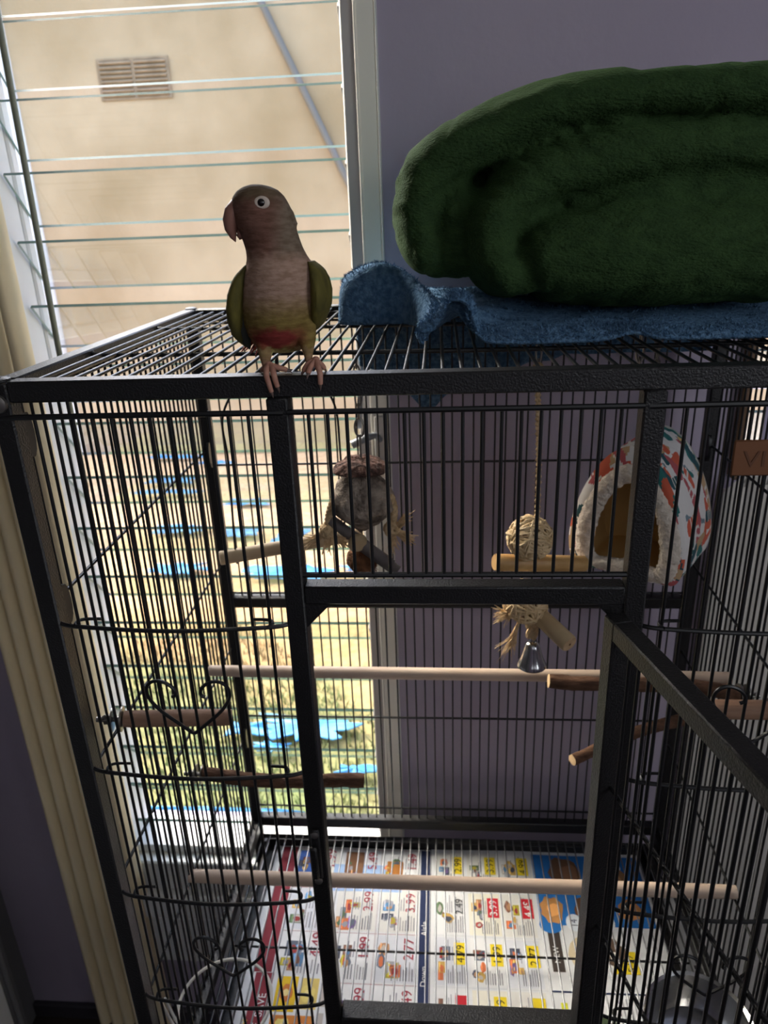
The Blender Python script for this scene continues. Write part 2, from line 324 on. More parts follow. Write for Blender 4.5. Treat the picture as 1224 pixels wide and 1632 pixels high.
# ---------------------------------------------------------------- outside
GZ = -1.75; NY = 5.5
m = MB()
rows = []
for j in range(41):
    y = 0.72 + (NY + 0.3 - 0.72) * j / 40
    rows.append([Vector((x, y, GZ + 0.03 * noise.noise(Vector((x * 1.3, y * 1.3, 0))))) for x in [-12 + 0.5 * i for i in range(49)]])
m.grid(rows); struct('ground', m, M['ground'], None, True)
def turf(y0, y1, n, m_, label, seed):
    bl = MB(); random.seed(seed)
    for i in range(n):
        y = y0 + (y1 - y0) * random.random() ** 1.2; x = -0.9 * y + random.uniform(-0.7, 1.5) + 0.25
        if noise.noise(Vector((x * 0.9, y * 0.9, 5))) < -0.35 + 0.25 * (y - 1.6): continue
        h = random.uniform(0.02, 0.055); a = random.uniform(0, 6.28); d = Vector((math.cos(a), math.sin(a), 0)); lean = Vector((random.uniform(-.5, .5), random.uniform(-.5, .5), 0)) * h
        p = Vector((x, y, GZ + 0.03 * noise.noise(Vector((x * 1.3, y * 1.3, 0)))))
        bl.add([p - d * 0.004, p + d * 0.004, p + Vector((0, 0, h)) + lean], [(0, 1, 2)])
    return tag(obj('grass', bl, m_, None, False, base=(0, y0, GZ)), label, 'grass', None, 'stuff')
turf(0.8, 2.12, 9000, M['leaf'], 'short green grass on the ground close outside the window', 3)
turf(2.2, 3.2, 5000, M['straw'], 'straw dry grass on the ground farther out from the window', 4)

nh = thing('neighbour_house', (-1.5, NY, GZ), 'sunlit beige rendered house wall with a brick air vent seen through the louvres', 'house')
m = MB(); m.box((-2.80, NY, GZ), (9, NY + 0.25, 1.8)); m.box((-9, NY + 0.12, GZ), (-3.0, NY + 0.37, 1.8)); obj('wall', m, M['render'], nh, False)
m = MB(); m.cbox((-3.0, NY - 0.03, GZ), (-2.77, NY + 0.25, 1.8), 0.02)
obj('corner_pilaster', m, mat('white_painted_render', (226, 222, 214), 0.85, rgb2=(206, 200, 190), vscale=3, bump=(24, 0.4, 0.02)), nh)
m = MB(); m.box((-3.02, NY - 0.045, -0.35), (-2.93, NY + 0.0, 0.78))
obj('side_window', m, mat('dark_side_glass', (60, 58, 54), 0.4), nh, False)
v = MB(); vx0, vx1, vz0, vz1 = -2.10, -1.60, 1.02, 1.26; vm = (vx0 + vx1) / 2
v.box((vx0 - 0.02, NY - 0.012, vz1), (vx1 + 0.02, NY + 0.01, vz1 + 0.015)); v.box((vx0 - 0.02, NY - 0.012, vz0 - 0.015), (vx1 + 0.02, NY + 0.01, vz0))
for x in (vx0 - 0.01, vm, vx1 + 0.01): v.box((x - 0.012, NY - 0.012, vz0), (x + 0.012, NY + 0.01, vz1))
vo = obj('air_vent', v, M['ventm'], nh, False)
for k in range(8):
    for (a, b) in ((vx0, vm - 0.012), (vm + 0.012, vx1)):
        s_ = MB(); z = vz0 + (k + 0.5) * (vz1 - vz0) / 8; s_.obox((a, NY - 0.012, z), (b, NY - 0.012, z), 0.011, 0.008, (0, 0.75, 0.6), 0, 0.002); obj('slat', s_, M['ventm'], vo, False)
m = MB(); m.tube([(-1.20, NY - 0.035, 2.30), (-0.864, NY - 0.035, 1.578), (-0.284, NY - 0.035, 0.34), (0.25, NY - 0.035, -0.80)], 0.026, 10)  # thin grey round band slanting across the house wall
tag(obj('band', m, M['band'], None, True, base=(0.25, NY - 0.035, -0.8)), 'thin grey conduit slanting down the beige house wall behind the louvres', 'pipe')

random.seed(11)
SCR = [  # x, y, half length, half width, label
    (-1.92, 5.30, 0.34, 0.05, 'farthest blue tarp streak on the dirt, at the foot of the beige wall'),
    (-1.50, 5.12, 0.20, 0.05, 'short blue tarp streak right of the farthest one on the dirt'),
    (-1.70, 4.70, 0.28, 0.11, 'blotchy blue tarp patch in the second row from the beige wall'),
    (-1.62, 4.42, 0.34, 0.05, 'long narrow blue tarp strip just before the blotchy patch'),
    (-0.98, 4.20, 0.22, 0.07, 'small blue tarp patch on bare dirt behind the back left cage post'),
    (-1.30, 3.72, 0.22, 0.10, 'solid blue tarp square on tan dirt left of the swing perch'),
    (-0.92, 3.66, 0.19, 0.09, 'blue tarp square on tan dirt beside the back left cage post'),
    (-1.16, 3.14, 0.24, 0.09, 'pale blue tarp strip lying at the edge of the dry grass'),
    (-0.56, 3.60, 0.14, 0.17, 'bright blue pointed tarp scrap showing above the swing perch'),
    (-0.50, 3.08, 0.34, 0.10, 'wide bright blue tarp scrap seen below the swing perch'),
    (0.02, 3.12, 0.26, 0.10, 'blue tarp scrap showing under the coconut toy'),
    (-0.15, 1.735, 0.24, 0.10, 'large torn blue tarp sheet on green grass above the bark stub'),
    (-0.38, 1.72, 0.12, 0.06, 'ragged blue tarp end left of the large torn sheet on the grass'),
    (-0.27, 1.615, 0.09, 0.04, 'small deep blue tarp tatter in the green grass below the large sheet'),
    (0.06, 1.50, 0.10, 0.03, 'blue tarp tatter on the grass beside the tip of the bark stub'),
    (-0.40, 1.295, 0.36, 0.016, 'long pale blue tarp ribbon on the grass close under the window sill'),
]
for (x, y, a, b, lab) in SCR:
    m = MB(); n = 26; top = []
    for k in range(n):
        t = 2 * math.pi * k / n; rr = 0.45 + 0.5 * random.random() ** 1.5
        ca, sa = math.cos(t), math.sin(t)
        sq = 1 / max(abs(ca), abs(sa)) ** 0.7
        top.append(Vector((x + a * rr * ca * sq, y + b * rr * sa * sq, GZ + 0.035 + 0.012 * random.random())))
    bot = [p - Vector((0, 0, 0.006)) for p in top]; c = Vector((x, y, GZ + 0.05)); cb = c - Vector((0, 0, 0.006))
    m.add(top + [c], [(k, (k + 1) % n, n) for k in range(n)]); m.add(bot + [cb], [((k + 1) % n, k, n) for k in range(n)])
    m.add(top + bot, [(k, n + k, n + (k + 1) % n, (k + 1) % n) for k in range(n)])
    tag(obj('tarp_scrap', m, M['tarp'], None, False, base=(x, y, GZ + 0.03)), lab, 'tarp', 'torn blue tarp scraps on the ground outside')

# ---------------------------------------------------------------- blinds, wand, cupboard
def blind(name, x0, x1, n, z0, z1, m_, label, y=0.545, depth=0.036):
    r = thing(name, ((x0 + x1) / 2, y, z0), label, 'blind')
    wd = (x1 - x0) / n
    for k in range(n):
        xa = x0 + k * wd; m = MB(); prof = []
        for i in range(9):
            t = i / 8; prof.append((xa + wd * (0.02 + 1.06 * t), y - depth * 0.5 * math.sin(math.pi * t) ** 0.8 + 0.012 * t + 0.006))
        th = 0.0015; zz = z0 + random.uniform(-0.004, 0.004)
        A = [Vector((p[0], p[1], zz)) for p in prof] + [Vector((p[0], p[1] + th, zz)) for p in reversed(prof)]
        B = [Vector((p.x, p.y, z1)) for p in A]; m.loft([A, B]); obj('vane', m, m_, r)
    m = MB(); m.cbox((x0 - 0.02, y - 0.025, z1), (x1 + 0.03, y + 0.03, z1 + 0.035), 0.003); obj('head_rail', m, M['white'], r)
    return r
blind('vertical_blind', -0.449, -0.274, 6, -1.655, 0.72, M['cream'], 'cream vertical blind drawn into a stack at the left window edge')
cu = thing('curtain', (1.15, 0.54, -0.265), 'grey lilac pleated curtain over the right window beyond the cage', 'curtain')
def pleat(x0, x1, y, amp, n, z0, z1, th, rnd_top=0.0):
    m = MB(); N = n * 8; A = []; B = []
    for s_, off in ((0, 0), (1, th)):
        L = [(x0 + (x1 - x0) * i / N, y + amp * math.sin(6.2832 * n * i / N) + off) for i in range(N + 1)]
        if s_: L = L[::-1]
        A += [Vector((p[0], p[1], z0)) for p in L]; B += [Vector((p[0], p[1], z1 - rnd_top * max(0, 1 - (p[0] - x0) / 0.03) ** 2)) for p in L]
    m.loft([A, B]); return m
obj('cloth', pleat(0.870, 1.44, 0.548, 0.012, 11, -0.265, 0.70, 0.002), mat('grey_lilac_curtain', (176, 168, 190), 0.9), cu)
m = MB(); m.tube([(0.85, 0.55, 0.705), (1.48, 0.55, 0.705)], 0.008, 10); obj('rod', m, M['brown'], cu)
sc_ = thing('folding_screen', (1.05, 0.56, FZ), 'pale grey fluted folding screen standing right behind the cage under the lilac curtain', 'screen')
for k, (xa, xb, zt_, ya, yb) in enumerate(((0.832, 0.985, -0.285, 0.565, 0.545), (0.987, 1.12, -0.28, 0.545, 0.565), (1.122, 1.26, -0.28, 0.565, 0.545))):
    m = MB(); N = 40; A = []; B = []
    L = [(xa + (xb - xa) * i / N, ya + (yb - ya) * i / N - 0.004 * abs(math.sin(3.1416 * 5 * i / N))) for i in range(N + 1)]; L = L + [(p[0], p[1] + 0.016) for p in ((xb, yb), (xa, ya))]
    for p in L:
        A.append(Vector((p[0], p[1], FZ))); B.append(Vector((p[0], p[1], zt_ - (0.03 * max(0, 1 - (p[0] - xa) / 0.03) ** 2 if k == 0 else 0))))
    m.loft([A, B]); obj('panel', m, M['greyblind'], sc_)
m = MB(); m.tube([(-0.222, 0.575, 0.70), (-0.2265, 0.56, -0.05), (-0.2265, 0.56, -0.285)], 0.0048, 10)
wd = obj('blind_wand', m, M['wand'], None, True, base=(-0.2265, 0.56, -0.293)); tag(wd, 'grey green blind wand hanging before the louvres at far left', 'wand')
m = MB(); m.tube([(-0.2265, 0.56, -0.284), (-0.2265, 0.56, -0.302)], [0.0052, 0.004], 10); obj('wand_tip', m, M['brown'], wd)
cb = thing('cupboard', (-0.60, 0.2, FZ), 'white cupboard with a grey edge strip at the lower left corner', 'cupboard')
m = MB(); m.cbox((-0.638, -0.55, FZ), (-0.562, 0.44, -0.55), 0.006); obj('body', m, M['white'], cb)
m = MB(); m.cbox((-0.634, 0.44, FZ + 0.02), (-0.564, 0.478, -0.56), 0.006); m.tube([(-0.561, 0.452, FZ + 0.03), (-0.561, 0.452, -0.57)], 0.006, 8); obj('edge_strip', m, mat('grey_rubber_strip', (120, 120, 120), 0.4), cb)

# ================================================================== CAGE
W, D, b_, A_ = 0.79, 0.5306, 0.018, 0.2351
ZB = -1.0
cage = thing('bird_cage', (W / 2, D / 2, FZ), 'tall black hammered metal bird cage with its front door swung open', 'cage')
H = M['hammer']
def bar(name, a, b, parent=cage, mt=None, c=0.0016):
    m = MB(); m.cbox(a, b, c); return obj(name, m, mt or H, parent)
posts = []
for (x, y) in ((0, 0), (W - b_, 0), (0, D - b_), (W - b_, D - b_)):
    p = bar('corner_post', (x, y, FZ + 0.07), (x + b_, y + b_, -0.0005 if y else -0.001)); posts.append(p)
    m = MB(); cx, cy = x + b_ / 2, y + b_ / 2
    m.tube([(cx, cy, FZ + 0.07), (cx, cy, FZ + 0.045)], 0.006, 10); m.lathe([(0.012, -0.010), (0.0245, -0.008), (0.025, 0.008), (0.012, 0.010)], (cx, cy, FZ + 0.025), 20, (1, 0, 0)); obj('caster', m, M['blackp'], p)
    m = MB(); m.lathe([(0.0085, 0), (0.0085, 0.002), (0.004, 0.0035)], (cx, cy, -0.0006), 14); obj('cap', m, H, p)
bar('top_rail', (b_, 0, -b_), (W - b_, b_, 0)); bar('top_rail', (b_, D - b_, -b_), (W - b_, D, 0))
bar('top_rail', (0, b_, -b_), (b_, D - b_, 0)); bar('top_rail', (W - b_, b_, -b_), (W, D - b_, 0))
bar('bottom_rail', (b_, D - b_, ZB + 0.012), (W - b_, D, ZB + 0.034)); bar('bottom_rail', (b_, D - b_, ZB - 0.05), (W - b_, D, ZB - 0.028))
bar('bottom_rail', (b_, 0, ZB - 0.02), (W - b_, b_, ZB))
for x in (0, W - b_):
    bar('bottom_rail', (x, b_, ZB + 0.004), (x + b_, D - b_, ZB + 0.026))
bar('mid_rail', (b_, D - b_, -0.4985), (W - b_, D, -0.4805))
fpL = bar('door_post', (A_, 0, -0.985), (A_ + b_, b_, -b_)); fpR = bar('door_post', (W - A_ - b_, 0, -0.985), (W - A_, b_, -b_))
bar('door_header', (A_ + b_, 0.0, -0.2085), (W - A_ - b_, b_, -0.1905)); bar('door_sill', (A_ + b_, 0, -0.782), (W - A_ - b_, 0.024, -0.766))
for sx, x in ((1, A_ + b_), (-1, W - A_ - b_)):
    m = MB(); L = 0.024; P = [Vector((x, 0.003, -0.2085)), Vector((x + sx * L, 0.003, -0.2085)), Vector((x, 0.003, -0.2085 - L * 1.05))]; Q = [p + Vector((0, 0.004, 0)) for p in P]
    m.add(P + Q, [(0, 1, 2), (5, 4, 3), (0, 3, 4, 1), (1, 4, 5, 2), (2, 5, 3, 0)]); obj('corner_gusset', m, H, cage, False)
# stand shelf below
bar('stand_shelf', (b_, b_, FZ + 0.16), (W - b_, D - b_, FZ + 0.172))
# top panel: cross rods + depth wires
RW = 0.0016
m = MB()
for yy in (0.155, 0.345):
    m.tube(catmull([(b_ - 0.002, yy + 0.012, -0.003), (b_ + 0.02, yy + 0.006, -0.006), (0.20, yy, -0.0075), (0.50, yy - 0.012, -0.0075), (W - b_ - 0.02, yy - 0.010, -0.006), (W - b_ + 0.002, yy - 0.008, -0.003)]), 0.0024, 8)
m.tube([(b_, D - b_ - 0.004, -0.009), (W - b_, D - b_ - 0.004, -0.009)], 0.002, 8); m.tube([(b_, b_ + 0.004, -0.009), (W - b_, b_ + 0.004, -0.009)], 0.002, 8)
tp = obj('top_panel', m, M['wire'], cage)
n = 47
for i in range(n):
    x = b_ + (W - 2 * b_) * (i + 0.75) / (n + 0.5); wire(tp, (x, b_ + 0.001, -0.0045), (x, D - b_ - 0.001, -0.0045), RW)
# front panels -------------------------------------------------------
def bow(x0, x1, z, r=0.0021):
    m = MB(); xm = (x0 + x1) / 2
    m.tube(catmull([(x0 - 0.002, 0.004, z), (x0 + 0.02, -0.003, z), (xm, -0.0085, z - 0.001), (x1 - 0.02, -0.003, z), (x1 + 0.002, 0.004, z)]), r, 8)
    for s, x in ((1, x0 + 0.018), (-1, x1 - 0.018)):
        m.tube(catmull([(x, -0.004, z + 0.001), (x - s * 0.003, 0.000, z + 0.001), (x - s * 0.003, 0.006, z + 0.001), (x + s * 0.003, 0.0095, z + 0.001), (x + s * 0.018, 0.010, z + 0.001)], 5), 0.0016, 6)
    return m
def heart(cx, zc):
    pts = [(-0.008, .015), (-0.009, .0235), (-0.014, .0265), (-0.021, .026), (-0.0275, .031), (-0.035, .0295), (-0.0405, .022), (-0.039, .010), (-0.030, -.004), (-0.015, -.018), (-0.003, -.0285), (0, -.0298)]
    pts[0:4] = [(-0.018, .010), (-0.0145, .0105), (-0.014, .016), (-0.0165, .022)]
    pts = [(-0.0165, .0125), (-0.0125, .0150), (-0.0135, .0215), (-0.0195, .0275), (-0.0275, .0305), (-0.0355, .0285), (-0.0402, .0215), (-0.0395, .0105), (-0.030, -.004), (-0.015, -.018), (-0.003, -.0285), (0, -.0298)]
    full = pts + [(-x, z) for x, z in reversed(pts[:-1])]
    m = MB(); m.tube(catmull([(cx + x, -0.0035, zc + z) for x, z in full], 4), 0.0018, 7); return m
def front_side(x0, x1, zc_off):
    m = MB()
    m.tube(catmull([(x0 - 0.001, 0.005, -0.0325), (x0 + 0.004, 0.0005, -0.0302), (x1 - 0.004, 0.0005, -0.0302), (x1 + 0.001, 0.005, -0.0325)], 3), 0.0026, 8)
    pn = obj('front_panel', m, M['wire'], cage); m = MB(); m.tube([(x0 - 0.001, 0.004, -0.965), (x1 + 0.001, 0.004, -0.965)], 0.0022, 8); obj('bottom_rod', m, M['wire'], pn)
    n = 12
    for i in range(n):
        x = x0 + (x1 - x0) * (i + 1) / (n + 1); wire(pn, (x, 0.0035, -0.975), (x, 0.0035, -0.0285), RW)
    for (zt, zb) in ((-0.2305, -0.402), (-0.575, -0.7425)):
        dr = obj('feeder_door', bow(x0, x1, zt), M['wire'], cage); obj('lower_bow', bow(x0, x1, zb), M['wire'], dr)
        h = heart((x0 + x1) / 2 + zc_off, zt - 0.0895); obj('heart_ornament', h, M['wire'], dr)
    return pn
front_side(b_, A_, 0.006); front_side(W - A_, W - b_, 0.0)
# panel above the door
m = MB(); x0, x1 = A_ + b_, W - A_ - b_
m.tube([(x0 - 0.001, 0.001, -0.0302), (x1 + 0.001, 0.001, -0.0302)], 0.0024, 8); m.tube([(x0 - 0.001, 0.004, -0.180), (x1 + 0.001, 0.004, -0.180)], 0.0026, 8)
pn = obj('upper_door_panel', m, M['wire'], cage)
n = 17
for i in range(n):
    x = x0 + (x1 - x0) * (i + 1) / (n + 1); wire(pn, (x, 0.0035, -0.180), (x, 0.0035, -0.030), RW)
# back panels
for (za, zb, hs) in ((-0.018, -0.4805, (-0.022, -0.2442, -0.476)), (-0.5015, ZB + 0.034, (-0.5035, -0.733, -0.945))):
    m = MB()
    for z in hs: m.tube([(b_, D - 0.006, z), (W - b_, D - 0.006, z)], 0.0019, 8)
    pn = obj('back_panel', m, M['wire'], cage)
    n = 45
    for i in range(n):
        x = b_ + (W - 2 * b_) * (i + 1) / (n + 1); wire(pn, (x, D - 0.009, zb), (x, D - 0.009, za), 0.0014)
# side panels
for (x, full) in ((0.0075, True), (W - 0.0075, False)):
    m = MB()
    for z in (-0.022, -0.2175, -0.4195, -0.581, -0.781, -0.97):
        m.tube([(x - 0.003, b_, z), (x - 0.003, D - b_, z)], 0.0019, 8)
    pn = obj('side_panel', m, M['wire'], cage); n = 30
    if full:
        for i in range(n):
            y = b_ + (D - 2 * b_) * (i + 1) / (n + 1); wire(pn, (x, y, ZB + 0.026), (x, y, -0.018), RW)
    else:
        far = MB()
        for i in range(n):
            y = b_ + (D - 2 * b_) * (i + 1) / (n + 1)
            if y > 0.12: wire(pn, (x, y, ZB + 0.026), (x, y, -0.018), RW)
            else: far.tube([(x, y, ZB + 0.026), (x, y, -0.018)], RW, 8)
        fo = obj('front_wires', far, M['wire'], pn); fo['kind'] = 'stuff'
# clips joining the panels
for (x, y, z) in ((0.012, 0.024, -0.052), (0.012, 0.024, -0.222), (0.014, D - 0.026, -0.222), (W - 0.014, D - 0.026, -0.222), (0.014, D - 0.026, -0.77)):
    m = MB(); s = [(0.007 * math.sin(t) * (1 if abs(math.cos(t)) < 0.8 else 0.8), 0.021 * math.cos(t)) for t in [2 * math.pi * k / 16 for k in range(16)]]
    P = [Vector((x - 0.002, y + p[0] + (0.004 if p[0] > 0 else 0), z + p[1])) for p in s]; Q = [p + Vector((0.004, 0, 0)) for p in P]; m.loft([P, Q]); obj('panel_clip', m, M['blackp'], cage)
# latch on the left door post
m = MB(); m.cbox((A_ + 0.003, -0.004, -0.540), (A_ + 0.013, 0.0, -0.472), 0.0015); m.cbox((A_ + 0.002, -0.009, -0.536), (A_ + 0.010, -0.003, -0.492), 0.002)
lt = obj('door_latch', m, M['hammer'], cage)
for z in (-0.478, -0.542):
    m = MB(); m.lathe([(0.0045, 0), (0.004, 0.002), (0.002, 0.003)], (A_ + 0.008, -0.003, z), 12, (0, -1, 0)); obj('screw', m, M['chain'], lt)
m = MB(); m.lathe([(0.008, 0), (0.0075, 0.003), (0.004, 0.0045)], (0.009, -0.0005, -0.018), 14, (0, -1, 0)); obj('bolt_head', m, M['chain'], cage)
# name plate on the right front panel
def text_mesh(body, size, extr=0.0):
    c = bpy.data.curves.new('t', 'FONT'); c.body = body; c.size = size; c.extrude = extr; c.align_x = 'LEFT'; c.resolution_u = 3
    o = bpy.data.objects.new('t', c); COL.objects.link(o); dg = bpy.context.evaluated_depsgraph_get(); dg.update()
    me = bpy.data.meshes.new_from_object(o.evaluated_get(dg)); r = ([v.co.copy() for v in me.vertices], [list(p.vertices) for p in me.polygons])
    bpy.data.objects.remove(o); bpy.data.curves.remove(c); bpy.data.meshes.remove(me); return r
m = MB(); m.cbox((0.609, -0.0035, -0.0885), (0.694, -0.001, -0.0585), 0.0012); pl = obj('name_plate', m, M['plate'], cage)
tv, tf = text_mesh('VI', 0.019, 0.0002); m = MB(); m.add([Vector((0.617 + v.x * 1.15, -0.0038 - v.z, -0.0805 + v.y)) for v in tv], tf); obj('lettering', m, M['plateink'], pl, False)
# open door, hinged on the right door post, swung towards the room
dh = Vector((0.5265, -0.006, 0)); dv = Vector((0.0505, -0.195, 0)).normalized(); dn = Vector((-dv.y, dv.x, 0)); DL = 0.285; zt, zb = -0.212, -0.762
m = MB(); hb = b_ / 2
def dp(s, z, n_=0): return dh + dv * s + dn * n_ + Vector((0, 0, z))
m.obox(dp(hb, zb), dp(hb, zt), hb, hb, dv); m.obox(dp(DL - hb, zb), dp(DL - hb, zt), hb, hb, dv)
m.obox(dp(b_ - 0.001, zt - hb), dp(DL - b_ + 0.001, zt - hb), hb, hb, dn); m.obox(dp(b_ - 0.001, zb + hb), dp(DL - b_ + 0.001, zb + hb), hb, hb, dn)
for z in (-0.39, -0.57): m.tube([dp(b_, z, 0.003), dp(DL - b_, z, 0.003)], 0.0021, 8)
dr = obj('front_door', m, H, cage)
for i in range(15):
    s = b_ + (DL - 2 * b_) * (i + 1) / 16; wire(dr, dp(s, zb + b_), dp(s, zt - b_), RW)
for z in (-0.28, -0.68):
    m = MB(); m.tube([dp(-0.004, z - 0.018), dp(-0.004, z + 0.018)], 0.004, 10); obj('hinge', m, H, dr)

# pull-out tray, grate, newspapers
tr = thing('tray', (W / 2, 0.27, ZB - 0.03), 'black pull-out tray in the bottom of the cage under the newspaper', 'tray')
TZ = ZB - 0.0265
m = MB(); m.cbox((0.030, 0.022, TZ - 0.003), (W - 0.030, D - 0.024, TZ), 0.001); obj('pan', m, H, tr)
m = MB()
for (a, c) in (((0.030, 0.022), (0.034, D - 0.024)), ((W - 0.034, 0.022), (W - 0.030, D - 0.024)), ((0.034, 0.022), (W - 0.034, 0.026)), ((0.034, D - 0.028), (W - 0.034, D - 0.024))):
    m.cbox((a[0], a[1], TZ), (c[0], c[1], TZ + 0.016), 0.001)
obj('rim', m, H, tr)
gr = thing('floor_grate', (W / 2, 0.27, ZB), 'removable wire floor grate lying over the newspaper in the cage', 'grate')
m = MB()
for y in (0.030, 0.268, D - 0.030): m.tube([(0.024, y, ZB - 0.003), (W - 0.024, y, ZB - 0.003)], 0.0018, 8)
obj('cross_rod', m, M['wire'], gr)
m = MB(); gx0, gx1, gy0, gy1 = 0.024, W - 0.024, 0.027, D - 0.026
m.tube([(gx0, gy0, ZB - 0.002), (gx1, gy0, ZB - 0.002), (gx1, gy1, ZB - 0.002), (gx0, gy1, ZB - 0.002), (gx0, gy0, ZB - 0.002)], 0.003, 8); obj('grate_frame', m, M['wire'], gr)
for i in range(45):
    x = 0.03 + (W - 0.06) * (i + 0.5) / 45
    wire(gr, (x, 0.027, ZB), (x, D - 0.026, ZB), 0.0013, _wz)

def wave(x, y): return 0.0016 * noise.noise(Vector((x * 9, y * 9, 2))) + 0.0006
NSZ = TZ + 0.0016
def sheet(name, x0, x1, y0, y1, dz, label):
    m = MB(); nx = max(2, int((x1 - x0) / 0.012)); ny = max(2, int((y1 - y0) / 0.012)); th = Vector((0, 0, -0.0004))
    rows = [[Vector((x0 + (x1 - x0) * i / nx, y0 + (y1 - y0) * j / ny, 0)) for i in range(nx + 1)] for j in range(ny + 1)]
    for r_ in rows:
        for p in r_: p.z = NSZ + dz + wave(p.x, p.y)
    m.grid(rows); m.grid([[p + th for p in reversed(r_)] for r_ in rows])
    o = obj(name, m, M['paper'], None, True, base=((x0 + x1) / 2, (y0 + y1) / 2, NSZ + dz)); tag(o, label, 'newspaper', 'grocery flyer sheets lining the tray'); return o
class Print:
    def __init__(s, dz): s.m = MB(); s.dz = dz
    def q(s, x0, x1, y0, y1, col, lv=1):
        nx = max(1, int(abs(x1 - x0) / 0.02)); ny = max(1, int(abs(y1 - y0) / 0.02))
        rows = [[Vector((x0 + (x1 - x0) * i / nx, y0 + (y1 - y0) * j / ny, 0)) for i in range(nx + 1)] for j in range(ny + 1)]
        for r_ in rows:
            for p in r_: p.z = NSZ + s.dz + wave(p.x, p.y) + 0.00025 * lv
        s.m.grid(rows, 0, col)
    def disc(s, x, y, rx, ry, col, lv=1, n=14, jag=0.0):
        rr = [1 + jag * random.uniform(-1, 1) for _ in range(n)]
        P = [Vector((x + rx * rr[k] * math.cos(6.2832 * k / n), y + ry * rr[k] * math.sin(6.2832 * k / n), NSZ + s.dz + wave(x, y) + 0.00025 * lv)) for k in range(n)]
        s.m.add(P, [tuple(range(n))], 0, col)
    def t(s, body, x, y, size, col, lv=3):      # reads away from the cage front, tops of the letters to the left
        tv, tf = text_mesh(body, size)
        s.m.add([Vector((x - v.y, y + v.x, NSZ + s.dz + wave(x, y) + 0.00025 * lv)) for v in tv], tf, 0, col)
    def done(s, parent): return obj('print', s.m, M['print'], parent, False)
MUT = [(120, 84, 70), (176, 132, 96), (96, 104, 120), (150, 60, 60), (196, 160, 90), (88, 110, 80), (110, 90, 140), (186, 178, 172), (70, 74, 90), (150, 150, 158), (200, 110, 70), (90, 130, 170), (172, 160, 60)]
def cell(P, x0, y0, wx, wy, price, red, ybox):
    # one offer: picture at the left and near side, grey copy lines, price on the right far side
    P.q(x0, x0 + wx, y0, y0 + wy, random.choice(((214, 212, 208), (222, 222, 224), (206, 208, 216), (224, 220, 206))), 0.5)
    for _ in range(random.choice((4, 5, 6))):
        a = x0 + random.uniform(0.02, 0.34) * wx; c = y0 + random.uniform(0.02, 0.62) * wy; sx, sy = random.uniform(0.12, 0.32) * wx, random.uniform(0.12, 0.34) * wy
        col = random.choice(MUT)
        if random.random() < 0.45: P.disc(a + sx / 2, c + sy / 2, sx / 2, sy / 2, col, 1, 10, 0.2)
        else: P.q(a, a + sx, c, c + sy, col, 1)
        P.disc(a + sx * 0.5, c + sy * 0.45, sx * 0.28, sy * 0.28, random.choice(MUT), 2, 8, 0.3); P.q(a + sx * 0.15, a + sx * 0.28, c + sy * 0.1, c + sy * 0.9, tuple(min(255, int(v * 1.35)) for v in col), 2)
    for k in range(8):
        xx = x0 + wx * (0.40 + 0.068 * k); P.q(xx, xx + wx * 0.026, y0 + wy * 0.04, y0 + wy * random.uniform(0.26, 0.44), random.choice(((120, 120, 130), (150, 148, 152), (96, 96, 104))), 1.5)
        if random.random() < 0.7: P.q(xx, xx + wx * 0.026, y0 + wy * 0.50, y0 + wy * random.uniform(0.66, 0.96), (140, 140, 150), 1.5)
    if price:
        px, py = x0 + wx * 0.95, y0 + wy * 0.46
        if ybox: P.q(px - wx * 0.35, px + wx * 0.01, py - wy * 0.04, py + wy * 0.43, (226, 200, 40) if ybox == 1 else (190, 36, 50), 2)
        P.t(price, px - wx * 0.05, py + wy * 0.0, wx * 0.34, red, 3)
DR, BK, WH, NV, CR = (150, 30, 52), (24, 24, 26), (232, 232, 232), (34, 46, 82), (132, 46, 58)
random.seed(21)
# left flyer page
s1 = sheet('newspaper_sheet', 0.052, 0.352, 0.040, 0.500, 0.0, 'left grocery flyer page with dark red prices and a red side stripe')
P = Print(0.0); P.q(0.064, 0.094, 0.045, 0.498, CR); P.q(0.334, 0.351, 0.042, 0.498, NV)
pr = [['2.99', '3.49', '4.49', '3.49', '1.99'], ['2.77', '8.99', '1.99', '2.99', '5.49'], ['4.99', '2.49', '2.77', '3.99', '1.49']]
for i in range(3):
    xa = (0.098, 0.185, 0.262)[i]; wx = (0.08, 0.072, 0.070)[i]
    for j in range(5): cell(P, xa, 0.05 + j * 0.090, wx, 0.084, pr[i][j], DR, 0)
for j in range(6): P.q(0.098, 0.332, 0.046 + j * 0.090, 0.0468 + j * 0.090, (150, 60, 70))
for x in (0.180, 0.258): P.q(x, x + 0.001, 0.05, 0.495, (170, 150, 150))
P.q(0.10, 0.15, 0.41, 0.49, (60, 96, 170)); P.q(0.17, 0.30, 0.40, 0.46, (150, 176, 214), 1); P.q(0.19, 0.225, 0.44, 0.49, (120, 84, 60), 2); P.q(0.27, 0.30, 0.41, 0.47, (170, 110, 50), 2)
P.t('Down', 0.347, 0.225, 0.014, WH); P.t('Aisle', 0.347, 0.315, 0.014, WH); P.done(s1)
